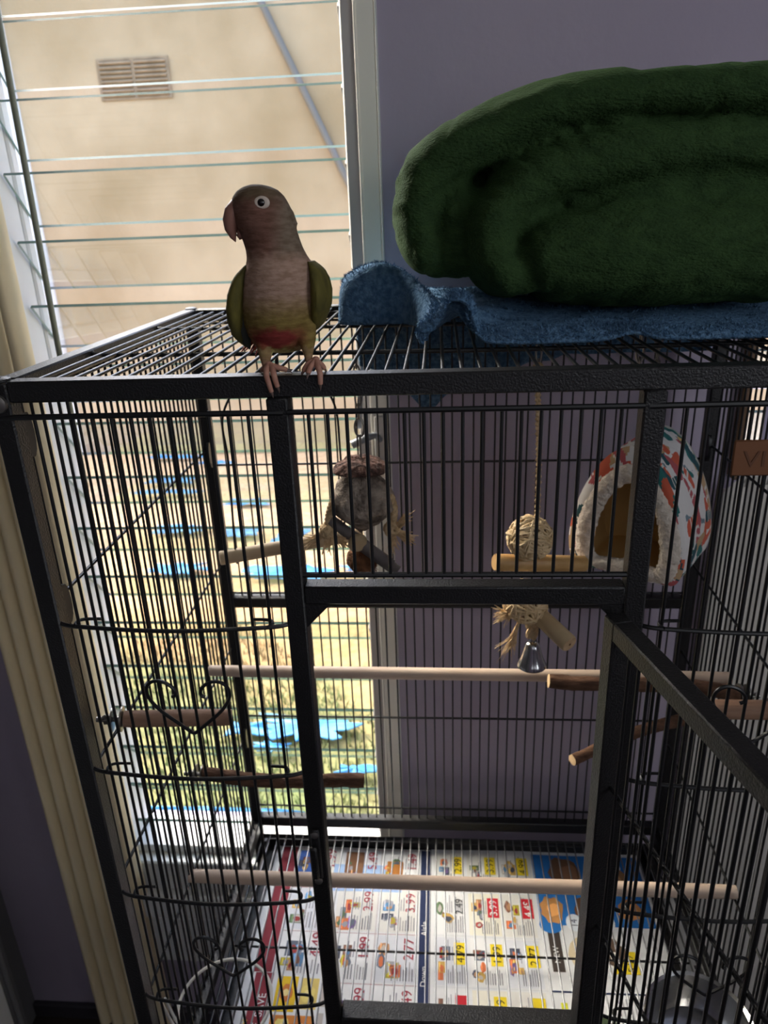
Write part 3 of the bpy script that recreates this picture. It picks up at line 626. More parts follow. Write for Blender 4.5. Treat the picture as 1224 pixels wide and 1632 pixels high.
# right flyer page
s2 = sheet('newspaper_sheet', 0.353, 0.742, 0.040, 0.502, 0.0, 'right grocery flyer page with yellow price boxes and a blue food panel')
P = Print(0.0)
pr = [['4.49', '3.49', '4.79', '2.49', '2.99'], ['5.99', '2.49', '1.99', '3.99', '3.99'], ['2/$5', '2/$5', '2.77', '4.49', '4.99']]
bx = [[1, 2, 1, 0, 1], [1, 1, 1, 2, 1], [1, 1, 1, 2, 1]]
for i in range(3):
    xa = 0.360 + i * 0.060
    for j in range(5): cell(P, xa, 0.05 + j * 0.090, 0.055, 0.084, pr[i][j], WH if bx[i][j] == 2 else BK, bx[i][j])
for j in range(1, 5): P.q(0.358, 0.54, 0.047 + j * 0.090, 0.0476 + j * 0.090, (186, 190, 196))
P.q(0.543, 0.545, 0.045, 0.30, NV); P.q(0.543, 0.74, 0.226, 0.229, NV); P.q(0.598, 0.600, 0.05, 0.225, NV)
P.q(0.542, 0.738, 0.345, 0.495, (40, 112, 186)); P.disc(0.56, 0.345, 0.02, 0.016, (40, 112, 186), 1)
for (x, y, rx, ry, c) in ((0.565, 0.375, 0.020, 0.026, (196, 140, 84)), (0.625, 0.378, 0.020, 0.026, (110, 76, 52)), (0.60, 0.455, 0.030, 0.034, (112, 82, 62)), (0.68, 0.44, 0.03, 0.034, (160, 120, 84)), (0.70, 0.38, 0.02, 0.022, (186, 130, 80))):
    P.disc(x, y, rx, ry, c, 2, 16, 0.15); P.disc(x + rx * 0.2, y, rx * 0.55, ry * 0.55, tuple(min(255, int(v * 1.25)) for v in c), 3, 12, 0.2)
for (x, y, t_) in ((0.600, 0.350, '14'), (0.655, 0.352, '6'), (0.690, 0.470, '8')): P.disc(x, y, 0.014, 0.017, (224, 230, 238), 4, 18); P.t(t_, x + 0.005, y - 0.009, 0.016, NV, 5)
P.q(0.552, 0.572, 0.26, 0.335, (64, 56, 52)); P.t('NEW', 0.566, 0.275, 0.013, WH, 3)
P.disc(0.60, 0.29, 0.018, 0.03, (206, 190, 160), 2, 16, 0.15); P.disc(0.61, 0.285, 0.008, 0.012, (196, 110, 60), 3); P.disc(0.655, 0.295, 0.02, 0.026, (96, 78, 66), 2, 16, 0.2); P.disc(0.655, 0.29, 0.007, 0.008, (226, 220, 210), 3)
P.t('3.99', 0.600, 0.236, 0.020, BK); 
P.q(0.566, 0.590, 0.11, 0.19, (150, 44, 40)); P.q(0.572, 0.596, 0.085, 0.13, (120, 34, 34)); P.q(0.556, 0.566, 0.185, 0.21, (214, 214, 60)); P.q(0.578, 0.598, 0.060, 0.10, (226, 200, 40), 3); P.t('6.99', 0.596, 0.062, 0.014, BK, 4)
P.q(0.61, 0.635, 0.10, 0.19, (70, 84, 60)); P.q(0.65, 0.69, 0.26, 0.30, (226, 200, 40), 2); P.t('5.99', 0.684, 0.263, 0.018, BK, 3); P.q(0.645, 0.68, 0.12, 0.16, (120, 84, 66), 2)
for k in range(6): P.q(0.65 + k * 0.006, 0.652 + k * 0.006, 0.17, 0.22, (150, 150, 156))
P.q(0.705, 0.735, 0.05, 0.20, (34, 46, 92)); P.done(s2)
# small front sheet over the left page
s3 = sheet('newspaper_sheet', 0.056, 0.198, 0.030, 0.238, 0.0030, 'small flyer sheet with yellow ads overlapping the left page at the front')
P = Print(0.0030); P.q(0.070, 0.100, 0.032, 0.237, CR); P.t('SAVE', 0.094, 0.165, 0.017, WH); P.t('MORE', 0.094, 0.110, 0.017, WH); P.t('MATCH', 0.074, 0.115, 0.013, (236, 190, 60), 4)
P.q(0.108, 0.142, 0.175, 0.232, (222, 186, 40)); P.q(0.146, 0.176, 0.18, 0.23, (214, 190, 110)); P.q(0.108, 0.176, 0.135, 0.170, (206, 130, 60)); P.q(0.108, 0.140, 0.06, 0.130, (216, 196, 60)); P.q(0.145, 0.176, 0.06, 0.13, (110, 140, 80))
for (x, y) in ((0.125, 0.205), (0.16, 0.205), (0.128, 0.152), (0.158, 0.152), (0.124, 0.10), (0.16, 0.10)): P.disc(x, y, 0.011, 0.014, random.choice(((196, 120, 60), (226, 206, 120), (160, 84, 60))), 2, 14, 0.15); P.disc(x, y, 0.005, 0.006, (236, 216, 150), 3)
for k in range(4): P.q(0.181, 0.190, 0.05 + k * 0.045, 0.085 + k * 0.045, (180, 172, 168))
P.done(s3)

# ================================================================== PERCHES
def perch(name, a, b, r, mt, label, washer=None, bark=False, endmat=None, knots=()):
    a = Vector(a); b = Vector(b); d = (b - a).normalized(); r = r if isinstance(r, (list, tuple)) else [r, r]
    root = thing(name, a, label, 'perch', 'perches fixed across the cage')
    m = MB(); n = 40 if bark else 14; L = (b - a).length; N = 18; u = d.orthogonal().normalized(); v = d.cross(u); rings = []
    side = u * (0.0 if not bark else 1)
    for i in range(n + 1):
        t = i / n; p = a + d * (L * t); rad = r[0] + (r[1] - r[0]) * t
        if bark: p = p + u * 0.004 * math.sin(t * 5.1 + r[0] * 900) + v * 0.003 * math.sin(t * 3.7 + 1)
        ring = []
        for k in range(N):
            th = 2 * math.pi * k / N; q = rad
            if bark:
                q *= 1 + 0.13 * noise.noise(Vector((t * L * 55, math.cos(th) * 1.6, math.sin(th) * 1.6 + r[0] * 800))) + 0.08 * noise.noise(Vector((t * L * 160, math.cos(th) * 4, math.sin(th) * 4)))
                for (kt, ka, kh) in knots: q += kh * math.exp(-((t - kt) / 0.03) ** 2) * max(0, math.cos(th - ka)) ** 2
            if not bark and (i == 0 or i == n): q *= 0.93
            ring.append(p + (u * math.cos(th) + v * math.sin(th)) * q)
        rings.append(ring)
    m.loft(rings, False); obj('stick', m, mt, root)
    for ring, s in ((rings[0], -1), (rings[-1], 1)):
        c = sum(ring, Vector()) / N; m = MB(); m.add(ring + [c + d * s * 0.0008], [((k, (k + 1) % N, N) if s > 0 else ((k + 1) % N, k, N)) for k in range(N)]); obj('cut_end', m, endmat or mt, root, True)
    if washer:
        s = washer
        m = MB(); m.lathe([(0.004, -0.0012), (0.0145, -0.001), (0.0145, 0.001), (0.004, 0.0012)], a - d * 0.0025, 22, d); m.lathe([(0.004, -0.0012), (0.0145, -0.001), (0.0145, 0.001), (0.004, 0.0012)], a - d * 0.0125, 22, d); obj('washer', m, M['chain'], root)
        m = MB(); m.lathe([(0.0032, -0.012), (0.0032, 0.016)], a - d * 0.018, 10, d); m.lathe([(0.006, -0.003), (0.006, 0.003)], a - d * 0.0185, 6, d)
        for sg in (1, -1): m.tube([a - d * 0.019 + v * 0.004 * sg, a - d * 0.021 + v * 0.013 * sg], [0.0025, 0.0035], 8, flat=0.4)
        obj('wing_nut', m, M['chain'], root)
    return root
perch('dowel_perch', (0.012, 0.378, -0.536), (0.778, 0.315, -0.498), 0.0092, M['dowel'], 'upper long smooth pale dowel perch crossing the whole cage')
perch('dowel_perch', (0.006, 0.1975, -0.7685), (0.780, 0.1995, -0.7695), 0.0097, M['dowel'], 'lower long smooth pale dowel perch just above the newspaper')
perch('dowel_perch', (0.014, 0.088, -0.4055), (0.131, 0.112, -0.4195), 0.0098, M['stick'], 'short thick wooden perch bolted to the left wall beside a wire heart', 1, endmat=M['cutwood'])
perch('branch_perch', (0.0135, 0.287, -0.661), (0.2575, 0.293, -0.677), [0.0100, 0.0105], M['bark'], 'rough bark branch perch bolted low on the left wall', 1, True, M['bark'], ((0.93, 4.2, 0.003), (0.62, 1.0, 0.003), (0.3, 2, 0.003)))
perch('branch_perch', (0.776, 0.285, -0.503), (0.523, 0.285, -0.4794), [0.0105, 0.0098], M['bark'], 'dark bark branch perch on the right wall in front of the upper dowel', 1, True, M['cutwood'], ((0.4, 1, 0.004),))
perch('branch_perch', (0.776, 0.4155, -0.637), (0.5655, 0.300, -0.627), [0.0095, 0.0080], M['bark'], 'thin bark twig perch slanting in from the right wall', 1, True, M['cutwood'])
perch('dowel_perch', (0.776, 0.2, -0.4655), (0.7075, 0.2, -0.465), 0.0122, M['stick'], 'short thick wooden perch stub on the right wall behind the door', 1, endmat=M['cutwood'])

# ================================================================== SWING
sw = thing('swing_perch', (0.17, 0.33, -0.3), 'dowel swing perch hung on a thin black wire arch at left', 'swing')
sa = Vector((0.081, 0.292, -0.300)); sb_ = Vector((0.262, 0.372, -0.300)); sd_ = (sb_ - sa).normalized()
m = MB(); m.tube([sa, sa + sd_ * 0.002, sb_ - sd_ * 0.002, sb_], [0.0088, 0.0096, 0.0096, 0.0088], 20); obj('dowel', m, mat('plain_swing_dowel', (206, 182, 146), 0.6, rgb2=(192, 166, 130), vscale=14), sw)
p1 = sa + sd_ * 0.022; p2 = sb_ - sd_ * 0.022; mid = (p1 + p2) / 2
m = MB(); m.tube(catmull([p1 - Vector((0, 0, 0.012)), p1 + Vector((0, 0, 0.02)), p1 + Vector((0.004, 0.002, 0.13)), p1 + sd_ * 0.004 + Vector((0, 0, 0.19)), p1 + sd_ * 0.03 + Vector((0, 0, 0.228)), mid + Vector((0, 0, 0.243)), p2 - sd_ * 0.03 + Vector((0, 0, 0.228)), p2 - sd_ * 0.004 + Vector((0, 0, 0.19)), p2 + Vector((0, 0, 0.13)), p2 + Vector((0, 0, 0.02)), p2 - Vector((0, 0, 0.012))]), 0.0015, 8); obj('wire_arch', m, M['wire'], sw)
m = MB(); c = mid + Vector((0, 0, 0.243)); m.tube(catmull([c + Vector((0, 0, -0.002)), c + Vector((0.002, 0, 0.02)), c + Vector((0.007, 0, 0.04)), c + Vector((0.002, 0, 0.0565)), c + Vector((-0.006, 0, 0.052)), c + Vector((-0.008, 0, 0.040))]), 0.0016, 8); obj('hook', m, M['wire'], sw)

# ================================================================== COCONUT TOY
def frayed(mb, c, d, n, L, r, spread, rnd):
    c = Vector(c); d = Vector(d).normalized()
    for _ in range(n):
        e = (d + Vector((rnd.uniform(-1, 1), rnd.uniform(-1, 1), rnd.uniform(-1, 1))) * spread).normalized(); l = L * rnd.uniform(0.5, 1.1)
        o = Vector((rnd.uniform(-1, 1), rnd.uniform(-1, 1), rnd.uniform(-1, 1))) * r * 3
        mb.tube([c + o, c + o + e * l * 0.5 + Vector((0, 0, -0.001)), c + o + e * l + Vector((rnd.uniform(-1, 1), 0, rnd.uniform(-1, 1))) * l * 0.2], [r, r, r * 0.5], 4)
def twist(mb, pts, r, turns, strands=3):
    P = catmull(pts, 10); N = len(P)
    for s in range(strands):
        Q = []
        for i, p in enumerate(P):
            t = (P[min(i + 1, N - 1)] - P[max(i - 1, 0)]).normalized(); a = t.orthogonal().normalized(); b = t.cross(a); th = 6.2832 * (turns * i / (N - 1) + s / strands)
            Q.append(p + (a * math.cos(th) + b * math.sin(th)) * r * 0.55)
        mb.tube(Q, r * 0.62, 7)
def knot(mb, c, r, rnd, n=7, tr=0.0028):
    c = Vector(c)
    for k in range(n):
        ax = Vector((rnd.uniform(-1, 1), rnd.uniform(-1, 1), rnd.uniform(-1, 1))).normalized(); a = ax.orthogonal().normalized(); b = ax.cross(a)
        mb.tube([c + ax * rnd.uniform(-.3, .3) * r + (a * math.cos(t) + b * math.sin(t)) * r * 0.8 for t in [6.2832 * i / 12 for i in range(10)]], tr, 6)
rnd = random.Random(5)
cx, cy = 0.2825, 0.25
ct = thing('coconut_toy', (cx, cy, -0.29), 'hanging coconut figure toy with brown hat and frayed rope arms', 'toy')
def blob(c, rx, ry, rz, amp, sc, seed, n=26, fn=None):
    rings = []
    for i in range(1, n):
        t = math.pi * i / n; ring = []
        for k in range(2 * n):
            f = math.pi * k / n; dv_ = Vector((math.sin(t) * math.cos(f), math.sin(t) * math.sin(f), math.cos(t)))
            q = 1 + amp * noise.fractal(dv_ * sc + Vector((seed, 0, 0)), 1.0, 2.0, 4)
            p = Vector((dv_.x * rx * q, dv_.y * ry * q, dv_.z * rz * q))
            if fn: p = fn(p)
            ring.append(Vector(c) + p)
        rings.append(ring)
    mb = MB(); mb.loft(rings); return mb
def shellshape(p):
    t = (0.043 - p.z) / 0.086
    f = 0.72 + 0.42 * math.sin(min(1, max(0, t * 1.25)) * math.pi * 0.62) if t < 0.62 else 1.12 - 0.75 * ((t - 0.62) / 0.38) ** 1.6
    return Vector((p.x * f, p.y * f, p.z))
mb = blob((cx - 0.001, cy, -0.2010), 0.0345, 0.0335, 0.043, 0.09, 2.5, 3.3, 30, shellshape); obj('coconut_shell', mb, M['coco'], ct)
rings = []
for (r, z) in ((0.029, -0.0035), (0.0335, -0.001), (0.0315, 0.0035), (0.026, 0.008), (0.016, 0.011), (0.004, 0.0122)):
    rings.append([Vector((cx - 0.001 + math.cos(f) * r * (1 + 0.12 * noise.noise(Vector((math.cos(f) * 2, math.sin(f) * 2, z * 90)))), cy + math.sin(f) * r * 1.0, -0.1600 + z + 0.0022 * noise.noise(Vector((math.cos(f) * 5, math.sin(f) * 5, z * 200))) - 0.003 * abs(math.cos(f)) ** 3)) for f in [6.2832 * k / 48 for k in range(48)]])
mb = MB(); mb.loft(rings); obj('hat_brim', mb, M['cocohat'], ct)
for (s, pts, kc, dirs) in ((-1, [(0.2495, cy - 0.004, -0.196), (0.2440, cy - 0.008, -0.208), (0.2400, cy - 0.009, -0.222), (0.2380, cy - 0.008, -0.236)], (0.2375, cy - 0.009, -0.2395), [((-1, -0.3, -0.45), 26), ((0.7, -0.2, -0.4), 12), ((0.05, -0.2, -1), 8)]),
                          (1, [(0.3165, cy - 0.004, -0.196), (0.3205, cy - 0.008, -0.210), (0.3195, cy - 0.009, -0.224), (0.3180, cy - 0.008, -0.234)], (0.3170, cy - 0.009, -0.2370), [((1, -0.3, -0.5), 26), ((0.8, -0.2, 0.7), 14), ((0.05, -0.2, -1), 14)])):
    mb = MB(); twist(mb, pts, 0.0042, 3); ra = obj('rope_arm', mb, M['rope'], ct)
    mb = MB(); knot(mb, kc, 0.0098, rnd, 12, 0.003); obj('knot', mb, M['rope'], ra)
    mb = MB()
    for d, n_ in dirs: frayed(mb, Vector(kc) + Vector(d).normalized() * 0.006, d, n_ * 2, 0.024, 0.0009, 0.28, rnd)
    fo = obj('frayed_end', mb, M['rope'], ra); fo['kind'] = 'stuff'
for (a, b) in (((0.2420, cy - 0.006, -0.2260), (0.3165, cy - 0.022, -0.2800)), ((0.2690, cy + 0.004, -0.2580), (0.3230, cy - 0.012, -0.2930))):
    a = Vector(a); b = Vector(b); mb = MB(); P = [a + (b - a) * (i / 12) for i in range(13)]
    mb.tube(P, [0.0078 * (0.96 + 0.1 * noise.noise(p * 160)) for p in P], 14); obj('stick', mb, M['greystick'], ct)
mb = MB(); mb.lathe([(0.0035, -0.007), (0.009, -0.0062), (0.0122, -0.002), (0.0122, 0.002), (0.009, 0.0062), (0.0035, 0.007)], (0.2755, cy - 0.0205, -0.2500), 24, (0.5, -0.75, -0.3)); obj('wooden_bead', mb, M['palebamboo'], ct)
mb = blob((0.2770, cy + 0.008, -0.2860), 0.0200, 0.019, 0.0185, 0.10, 4, 8.1, 18); fb = obj('fibre_ball', mb, M['fibre'], ct)
mb = MB()
for _ in range(240):
    d = Vector((rnd.uniform(-1, 1), rnd.uniform(-1, 1), rnd.uniform(-1, 1))).normalized(); p = Vector((0.277, cy + 0.008, -0.286)) + d * 0.0185
    mb.tube([p, p + d * 0.005 + Vector((rnd.uniform(-1, 1), 0, rnd.uniform(-1, 1))) * 0.002], [0.00028, 0.00018], 3)
fo = obj('fibre_hairs', mb, M['fibre'], fb); fo['kind'] = 'stuff'
mb = MB(); mb.tube([(cx, cy, -0.150), (cx, cy, -0.120)], 0.0014, 8); P = [Vector((cx + 0.0055 * math.sin(t), cy, -0.1115 + 0.011 * math.cos(t))) for t in [6.2832 * k / 16 for k in range(17)]]; mb.tube(P, 0.0013, 8, False)
for k in range(6):
    P = [Vector((cx + (0.0035 * math.sin(t) if k % 2 else 0), cy + (0 if k % 2 else 0.0035 * math.sin(t)), -0.0915 + 0.0145 * k + 0.0095 * math.cos(t))) for t in [6.2832 * j / 12 for j in range(13)]]
    if k < 6: mb.tube(P, 0.0011, 6, False)
obj('hanging_chain', mb, M['chain'], ct)

# ================================================================== VINE BALL TOY
vt = thing('vine_ball_toy', (0.4905, 0.25, -0.44), 'hanging bird toy of two woven vine balls, bamboo pieces and a bell', 'toy')
mb = MB(); twist(mb, [(0.4860, 0.25, -0.052), (0.4885, 0.25, -0.10), (0.4915, 0.25, -0.16), (0.4925, 0.25, -0.229)], 0.0036, 16); rp = obj('jute_rope', mb, M['rope'], vt)
mb = MB()
for _ in range(120):
    t = rnd.random(); p = Vector((0.486 + 0.0065 * t, 0.25, -0.055 - 0.17 * t)); d = Vector((rnd.uniform(-1, 1), rnd.uniform(-1, 1), rnd.uniform(-.6, .6))); mb.tube([p + d * 0.003, p + d * 0.0085], [0.0002, 0.00012], 3)
fo = obj('rope_fuzz', mb, M['rope'], rp); fo['kind'] = 'stuff'
mb = MB(); knot(mb, (0.4862, 0.25, -0.046), 0.0052, rnd, 8, 0.0022); obj('knot', mb, M['rope'], rp)
def vine(c, r, n):
    mb = MB(); c = Vector(c)
    for k in range(n):
        ax = Vector((rnd.gauss(0, 1), rnd.gauss(0, 1), rnd.gauss(0, 1))).normalized(); a = ax.orthogonal().normalized(); b = ax.cross(a); h = rnd.uniform(-0.55, 0.55); rr = r * math.sqrt(1 - h * h); ph = rnd.uniform(0, 6.28); ln = rnd.uniform(3.5, 6.8); wob = rnd.uniform(0.05, 0.16)
        P = [c + ax * r * (h + wob * math.sin(2 * (ph + t))) + (a * math.cos(ph + t) + b * math.sin(ph + t)) * rr * (1 + 0.04 * math.sin(3 * t + ph)) for t in [ln * i / 24 for i in range(25)]]
        mb.tube(P, rnd.uniform(0.0010, 0.0016), 6)
    return mb
obj('vine_ball', vine((0.4848, 0.25, -0.2540), 0.0265, 62), M['vine'], vt); obj('vine_ball', vine((0.4830, 0.25, -0.3420), 0.0265, 54), M['vine'], vt)
mb = MB(); mb.ball((0.4848, 0.25, -0.2540), 0.013, 12); mb.ball((0.4830, 0.25, -0.3420), 0.013, 12); obj('ball_core', mb, M['fibre'], vt)
def bamboo(a, b, r, mt, mt2, hole):
    a = Vector(a); b = Vector(b); d = (b - a).normalized(); mb = MB(); P = [a, a + d * 0.0015, a + d * 0.35 * (b - a).length, a + d * 0.5 * (b - a).length, b - d * 0.0015, b]
    mb.tube(P, [r * 0.9, r, r * 0.985, r, r, r * 0.9], 24); o = obj('bamboo_stick', mb, mt, vt)
    mb = MB(); mb.lathe([(r * 0.88, 0.0), (r * 0.88, 0.0006)], b, 22, d); e = obj('cut_end', mb, mt2, o)
    mb = MB(); mb.lathe([(r * hole, 0.0006), (r * hole, 0.0011)], b, 14, d); obj('pith', mb, M['fibre'], o)
bamboo((0.4425, 0.243, -0.2835), (0.5600, 0.285, -0.3065), 0.0108, M['bamboo'], M['palebamboo'], 0.12)
bamboo((0.4900, 0.262, -0.3560), (0.5320, 0.205, -0.3760), 0.0115, M['palebamboo'], M['cutwood'], 0.14)
mb = MB(); twist(mb, [(0.4900, 0.249, -0.362), (0.4915, 0.2485, -0.374), (0.4925, 0.248, -0.392)], 0.0075, 0.9); ro = obj('lower_rope', mb, M['rope'], vt)
mb = MB(); frayed(mb, (0.468, 0.246, -0.353), (-1, -0.2, -0.35), 110, 0.026, 0.00055, 0.45, rnd); frayed(mb, (0.474, 0.246, -0.372), (-0.35, -0.1, -1), 60, 0.044, 0.0005, 0.16, rnd); frayed(mb, (0.4715, 0.246, -0.385), (-0.2, -0.1, -1), 36, 0.026, 0.0005, 0.2, rnd)
fo = obj('frayed_end', mb, M['rope'], ro); fo['kind'] = 'stuff'
mb = MB(); bc = (0.4935, 0.248, -0.437); mb.lathe([(0.0175, 0.0035), (0.0188, 0.002), (0.0190, 0.0045), (0.0172, 0.008), (0.0145, 0.014), (0.0120, 0.023), (0.0100, 0.030), (0.0088, 0.0345), (0.0058, 0.0372), (0.001, 0.038)], bc, 36)
be = obj('bell', mb, M['steel'], vt); mb = MB(); mb.tube([Vector((0.4935 + 0.0042 * math.sin(t), 0.248, -0.397 + 0.006 * math.cos(t))) for t in [6.2832 * k / 14 for k in range(15)]], 0.0011, 7, False); obj('bell_loop', mb, M['steel'], be)
mb = MB(); mb.ball((0.4935, 0.248, -0.4335), 0.0055, 10); obj('clapper', mb, M['steel'], be)
mb = MB()
P = [Vector((0.4862 + 0.003 * math.sin(t), 0.25, -0.028 + 0.0155 * math.cos(t))) for t in [6.2832 * k / 18 for k in range(19)]]; mb.tube(P, 0.0012, 7, False); mb.tube([(0.4862, 0.25, -0.0435), (0.4862, 0.25, -0.036)], 0.0012, 6)
P = [Vector((0.4862, 0.25 + 0.004 * math.sin(t), -0.0065 + 0.008 * math.cos(t))) for t in [6.2832 * k / 14 for k in range(15)]]; mb.tube(P, 0.0012, 7, False); obj('quick_link', mb, M['chain'], vt)

# ================================================================== SNUGGLE TENT
# the arch tunnel runs along axis ta (away from the camera); te is its width direction
tl = Vector((0.5475, 0.325, -0.322)); tr_ = Vector((0.668, 0.245, -0.322)); te = (tr_ - tl); TWd = te.length; te.normalize(); ta = Vector((-te.y, te.x, 0)); TH = 0.172; TD = 0.112
t0 = (tl + tr_) / 2
def arch(s, grow=0.0, yy=0.0):      # s in 0..1 around the closed outline, starting at the bottom middle going right
    hw = TWd / 2 + grow; hh = TH
    pts = [(0, -grow), (hw * 0.6, -grow), (hw * 0.92, 0.004), (hw * 1.03, 0.030), (hw * 1.0, 0.062), (hw * 0.87, 0.098), (hw * 0.66, 0.131), (hw * 0.38, 0.158), (0, hh + grow)]
    full = [(x, z) for x, z in pts] + [(-x, z) for x, z in reversed(pts[1:-1])] + [pts[0]]
    f = s * (len(full) - 1); i = min(int(f), len(full) - 2); t = f - i; n_ = len(full) - 1
    p0 = full[(i - 1) % n_]; p1 = full[i % n_]; p2 = full[(i + 1) % n_]; p3 = full[(i + 2) % n_]
    c = lambda a, b, c_, d: 0.5 * (2 * b + (c_ - a) * t + (2 * a - 5 * b + 4 * c_ - d) * t * t + (3 * b - a - 3 * c_ + d) * t ** 3)
    return te * c(p0[0], p1[0], p2[0], p3[0]) + Vector((0, 0, c(p0[1], p1[1], p2[1], p3[1])))
tn = thing('bird_tent', t0, 'fleece lined triangular bird tent printed with teal and orange vegetables', 'tent')
NS, ND = 420, 110
rt = random.Random(9)
TEAL, ORG, PNK, TAN, DTE = (44, 116, 112), (214, 100, 72), (188, 92, 96), (196, 164, 124), (40, 84, 92)
PER = 0.44
motif = []
for _ in range(110):
    motif.append((rt.uniform(0, PER), rt.uniform(-0.005, TD + 0.01), rt.uniform(-0.5, 0.5) + (1.57 if rt.random() < 0.25 else 0), rt.uniform(0.015, 0.024), rt.uniform(0.0065, 0.0105), rt.choice((TEAL, TEAL, DTE, ORG, ORG, PNK, TAN)), rt.random()))
def tentcol(u, v):
    for (mu, mv, a, ln, wd_, c, k) in motif:
        du = (u - mu + PER / 2) % PER - PER / 2; dv2 = v - mv; x = du * math.cos(a) + dv2 * math.sin(a); y = -du * math.sin(a) + dv2 * math.cos(a)
        wv = wd_ * (1 - 0.55 * (x / ln * 0.5 + 0.5))
        if abs(x) < ln and abs(y) < wv * math.sqrt(max(0, 1 - (x / ln) ** 4)):
            if k < 0.3 and min(abs(x / ln - 0.15), abs(x / ln + 0.25)) < 0.07: return (232, 226, 218)
            return c
    if (abs((u * 130 + v * 40) % 7 - 3.5) < 0.35 and (int(u * 130 / 7) + int(v * 60)) % 3 == 0): return (120, 140, 150)
    return (234, 230, 226)
mb = MB(); rows = []
for j in range(ND + 1):
    v_ = j / ND; rows.append([t0 + arch(i / NS) * (1 - 0.03 * abs(v_ - 0.5)) + ta * (TD * v_) + Vector((0, 0, 0.0018 * noise.noise(Vector((i * 0.12, j * 0.16, 0))))) for i in range(NS + 1)])
o0 = 0; vs = [p for r_ in rows for p in r_]; mb.v = vs
for j in range(ND):
    for i in range(NS):
        mb.f.append([j * (NS + 1) + i, j * (NS + 1) + i + 1, (j + 1) * (NS + 1) + i + 1, (j + 1) * (NS + 1) + i]); mb.m.append(0); mb.c.append(tentcol(i / NS * PER, j / ND * TD))
obj('shell', mb, M['tent'], tn)
mb = MB(); rows = [[t0 + arch(i / 96, -0.007) + Vector((0, 0, 0.0)) + ta * (0.004 + (TD - 0.008) * j / 12) for i in range(97)] for j in range(13)]; mb.grid([list(reversed(r_)) for r_ in rows]); 
bk = [t0 + arch(i / 96, -0.006) + ta * (TD - 0.006) for i in range(96)]; bk2 = [p + ta * 0.005 for p in bk]; mb.loft([bk, bk2]); obj('lining', mb, M['tentin'], tn)
mb = MB(); bk = [t0 + arch(i / 96) + ta * (TD - 0.0005) for i in range(96)]; c = sum(bk, Vector()) / 96 + ta * 0.004; mb.add(bk + [c], [(i, (i + 1) % 96, 96) for i in range(96)]); obj('back_panel', mb, mat('plain_white_cotton', (230, 226, 220), 0.85), tn)
# front panel: printed rim + fleece ring around the opening
opc = Vector((0, 0, 0.012))
def hole(s):
    p = arch(s); return Vector((0, 0, 0.048)) + (p - Vector((0, 0, 0.048))) * 0.64 + te * 0.004
mb = MB(); n_ = 200; R1 = [t0 + arch(i / n_) + ta * 0.0005 for i in range(n_ + 1)]
Rr = []
for k in range(9):
    f = k / 8 * 0.62; Rr.append([R1[i] * (1 - f) + (t0 + hole(i / n_)) * f - ta * (0.004 * math.sin(min(1, k / 8 * 2) * 1.57)) for i in range(n_ + 1)])
mb.v = [p for r_ in Rr for p in r_]
for j in range(8):
    for i in range(n_):
        mb.f.append([j * (n_ + 1) + i, (j + 1) * (n_ + 1) + i, (j + 1) * (n_ + 1) + i + 1, j * (n_ + 1) + i + 1]); mb.m.append(0)
        mb.c.append(tentcol(i / n_ * PER + 0.13, 0.03 + j / 8 * 0.022))
obj('front_panel', mb, M['tent'], tn)
mb = MB(); cen = [R1[i] * 0.26 + (t0 + hole(i / n_)) * 0.74 - ta * 0.003 for i in range(n_)]; rings = []
for i in range(n_ + 1):
    p = cen[i % n_]; q = (t0 + hole((i % n_) / n_)) - R1[i % n_]; q = q.normalized()
    rings.append([p + (q * math.cos(th) * 0.0125 - ta * math.sin(th) * 0.0085) * (1 + 0.22 * noise.noise(p * 260 + Vector((th * 1.3, 0, 0)))) for th in [6.2832 * k / 14 for k in range(14)]])
mb.loft(rings, False); obj('fleece_rim', mb, M['fleece'], tn)
for dz, xo in ((0, 0.5), ):
    mb = MB()
    top = t0 + ta * TD * 0.5 + Vector((0, 0, TH))
    for k in range(7):
        z = top.z + 0.004 + k * (0.0 - top.z) / 7 * 1.0
        P = [Vector((top.x + (0.004 * math.sin(t) if k % 2 else 0), top.y + (0 if k % 2 else 0.004 * math.sin(t)), z + 0.008 + 0.0125 * math.cos(t))) for t in [6.2832 * j / 12 for j in range(13)]]
        mb.tube(P, 0.0013, 6, False)
    obj('hanging_chain', mb, M['chain'], tn)
for (x, y) in ((0.5805, 0.19), (0.618, 0.26)):
    mb = MB()
    for k in range(4):
        P = [Vector((x + (0.0035 * math.sin(t) if k % 2 else 0), y + (0 if k % 2 else 0.0035 * math.sin(t)), -0.008 - 0.014 * k + 0.0095 * math.cos(t))) for t in [6.2832 * j / 12 for j in range(13)]]
        mb.tube(P, 0.0012, 6, False)
    o = obj('spare_chain', mb, M['chain'], None, True, base=(x, y, -0.06)); tag(o, 'short spare steel chain hanging from the cage top ' + ('just left of the right door post' if x < 0.6 else 'just right of the right door post'), 'chain')

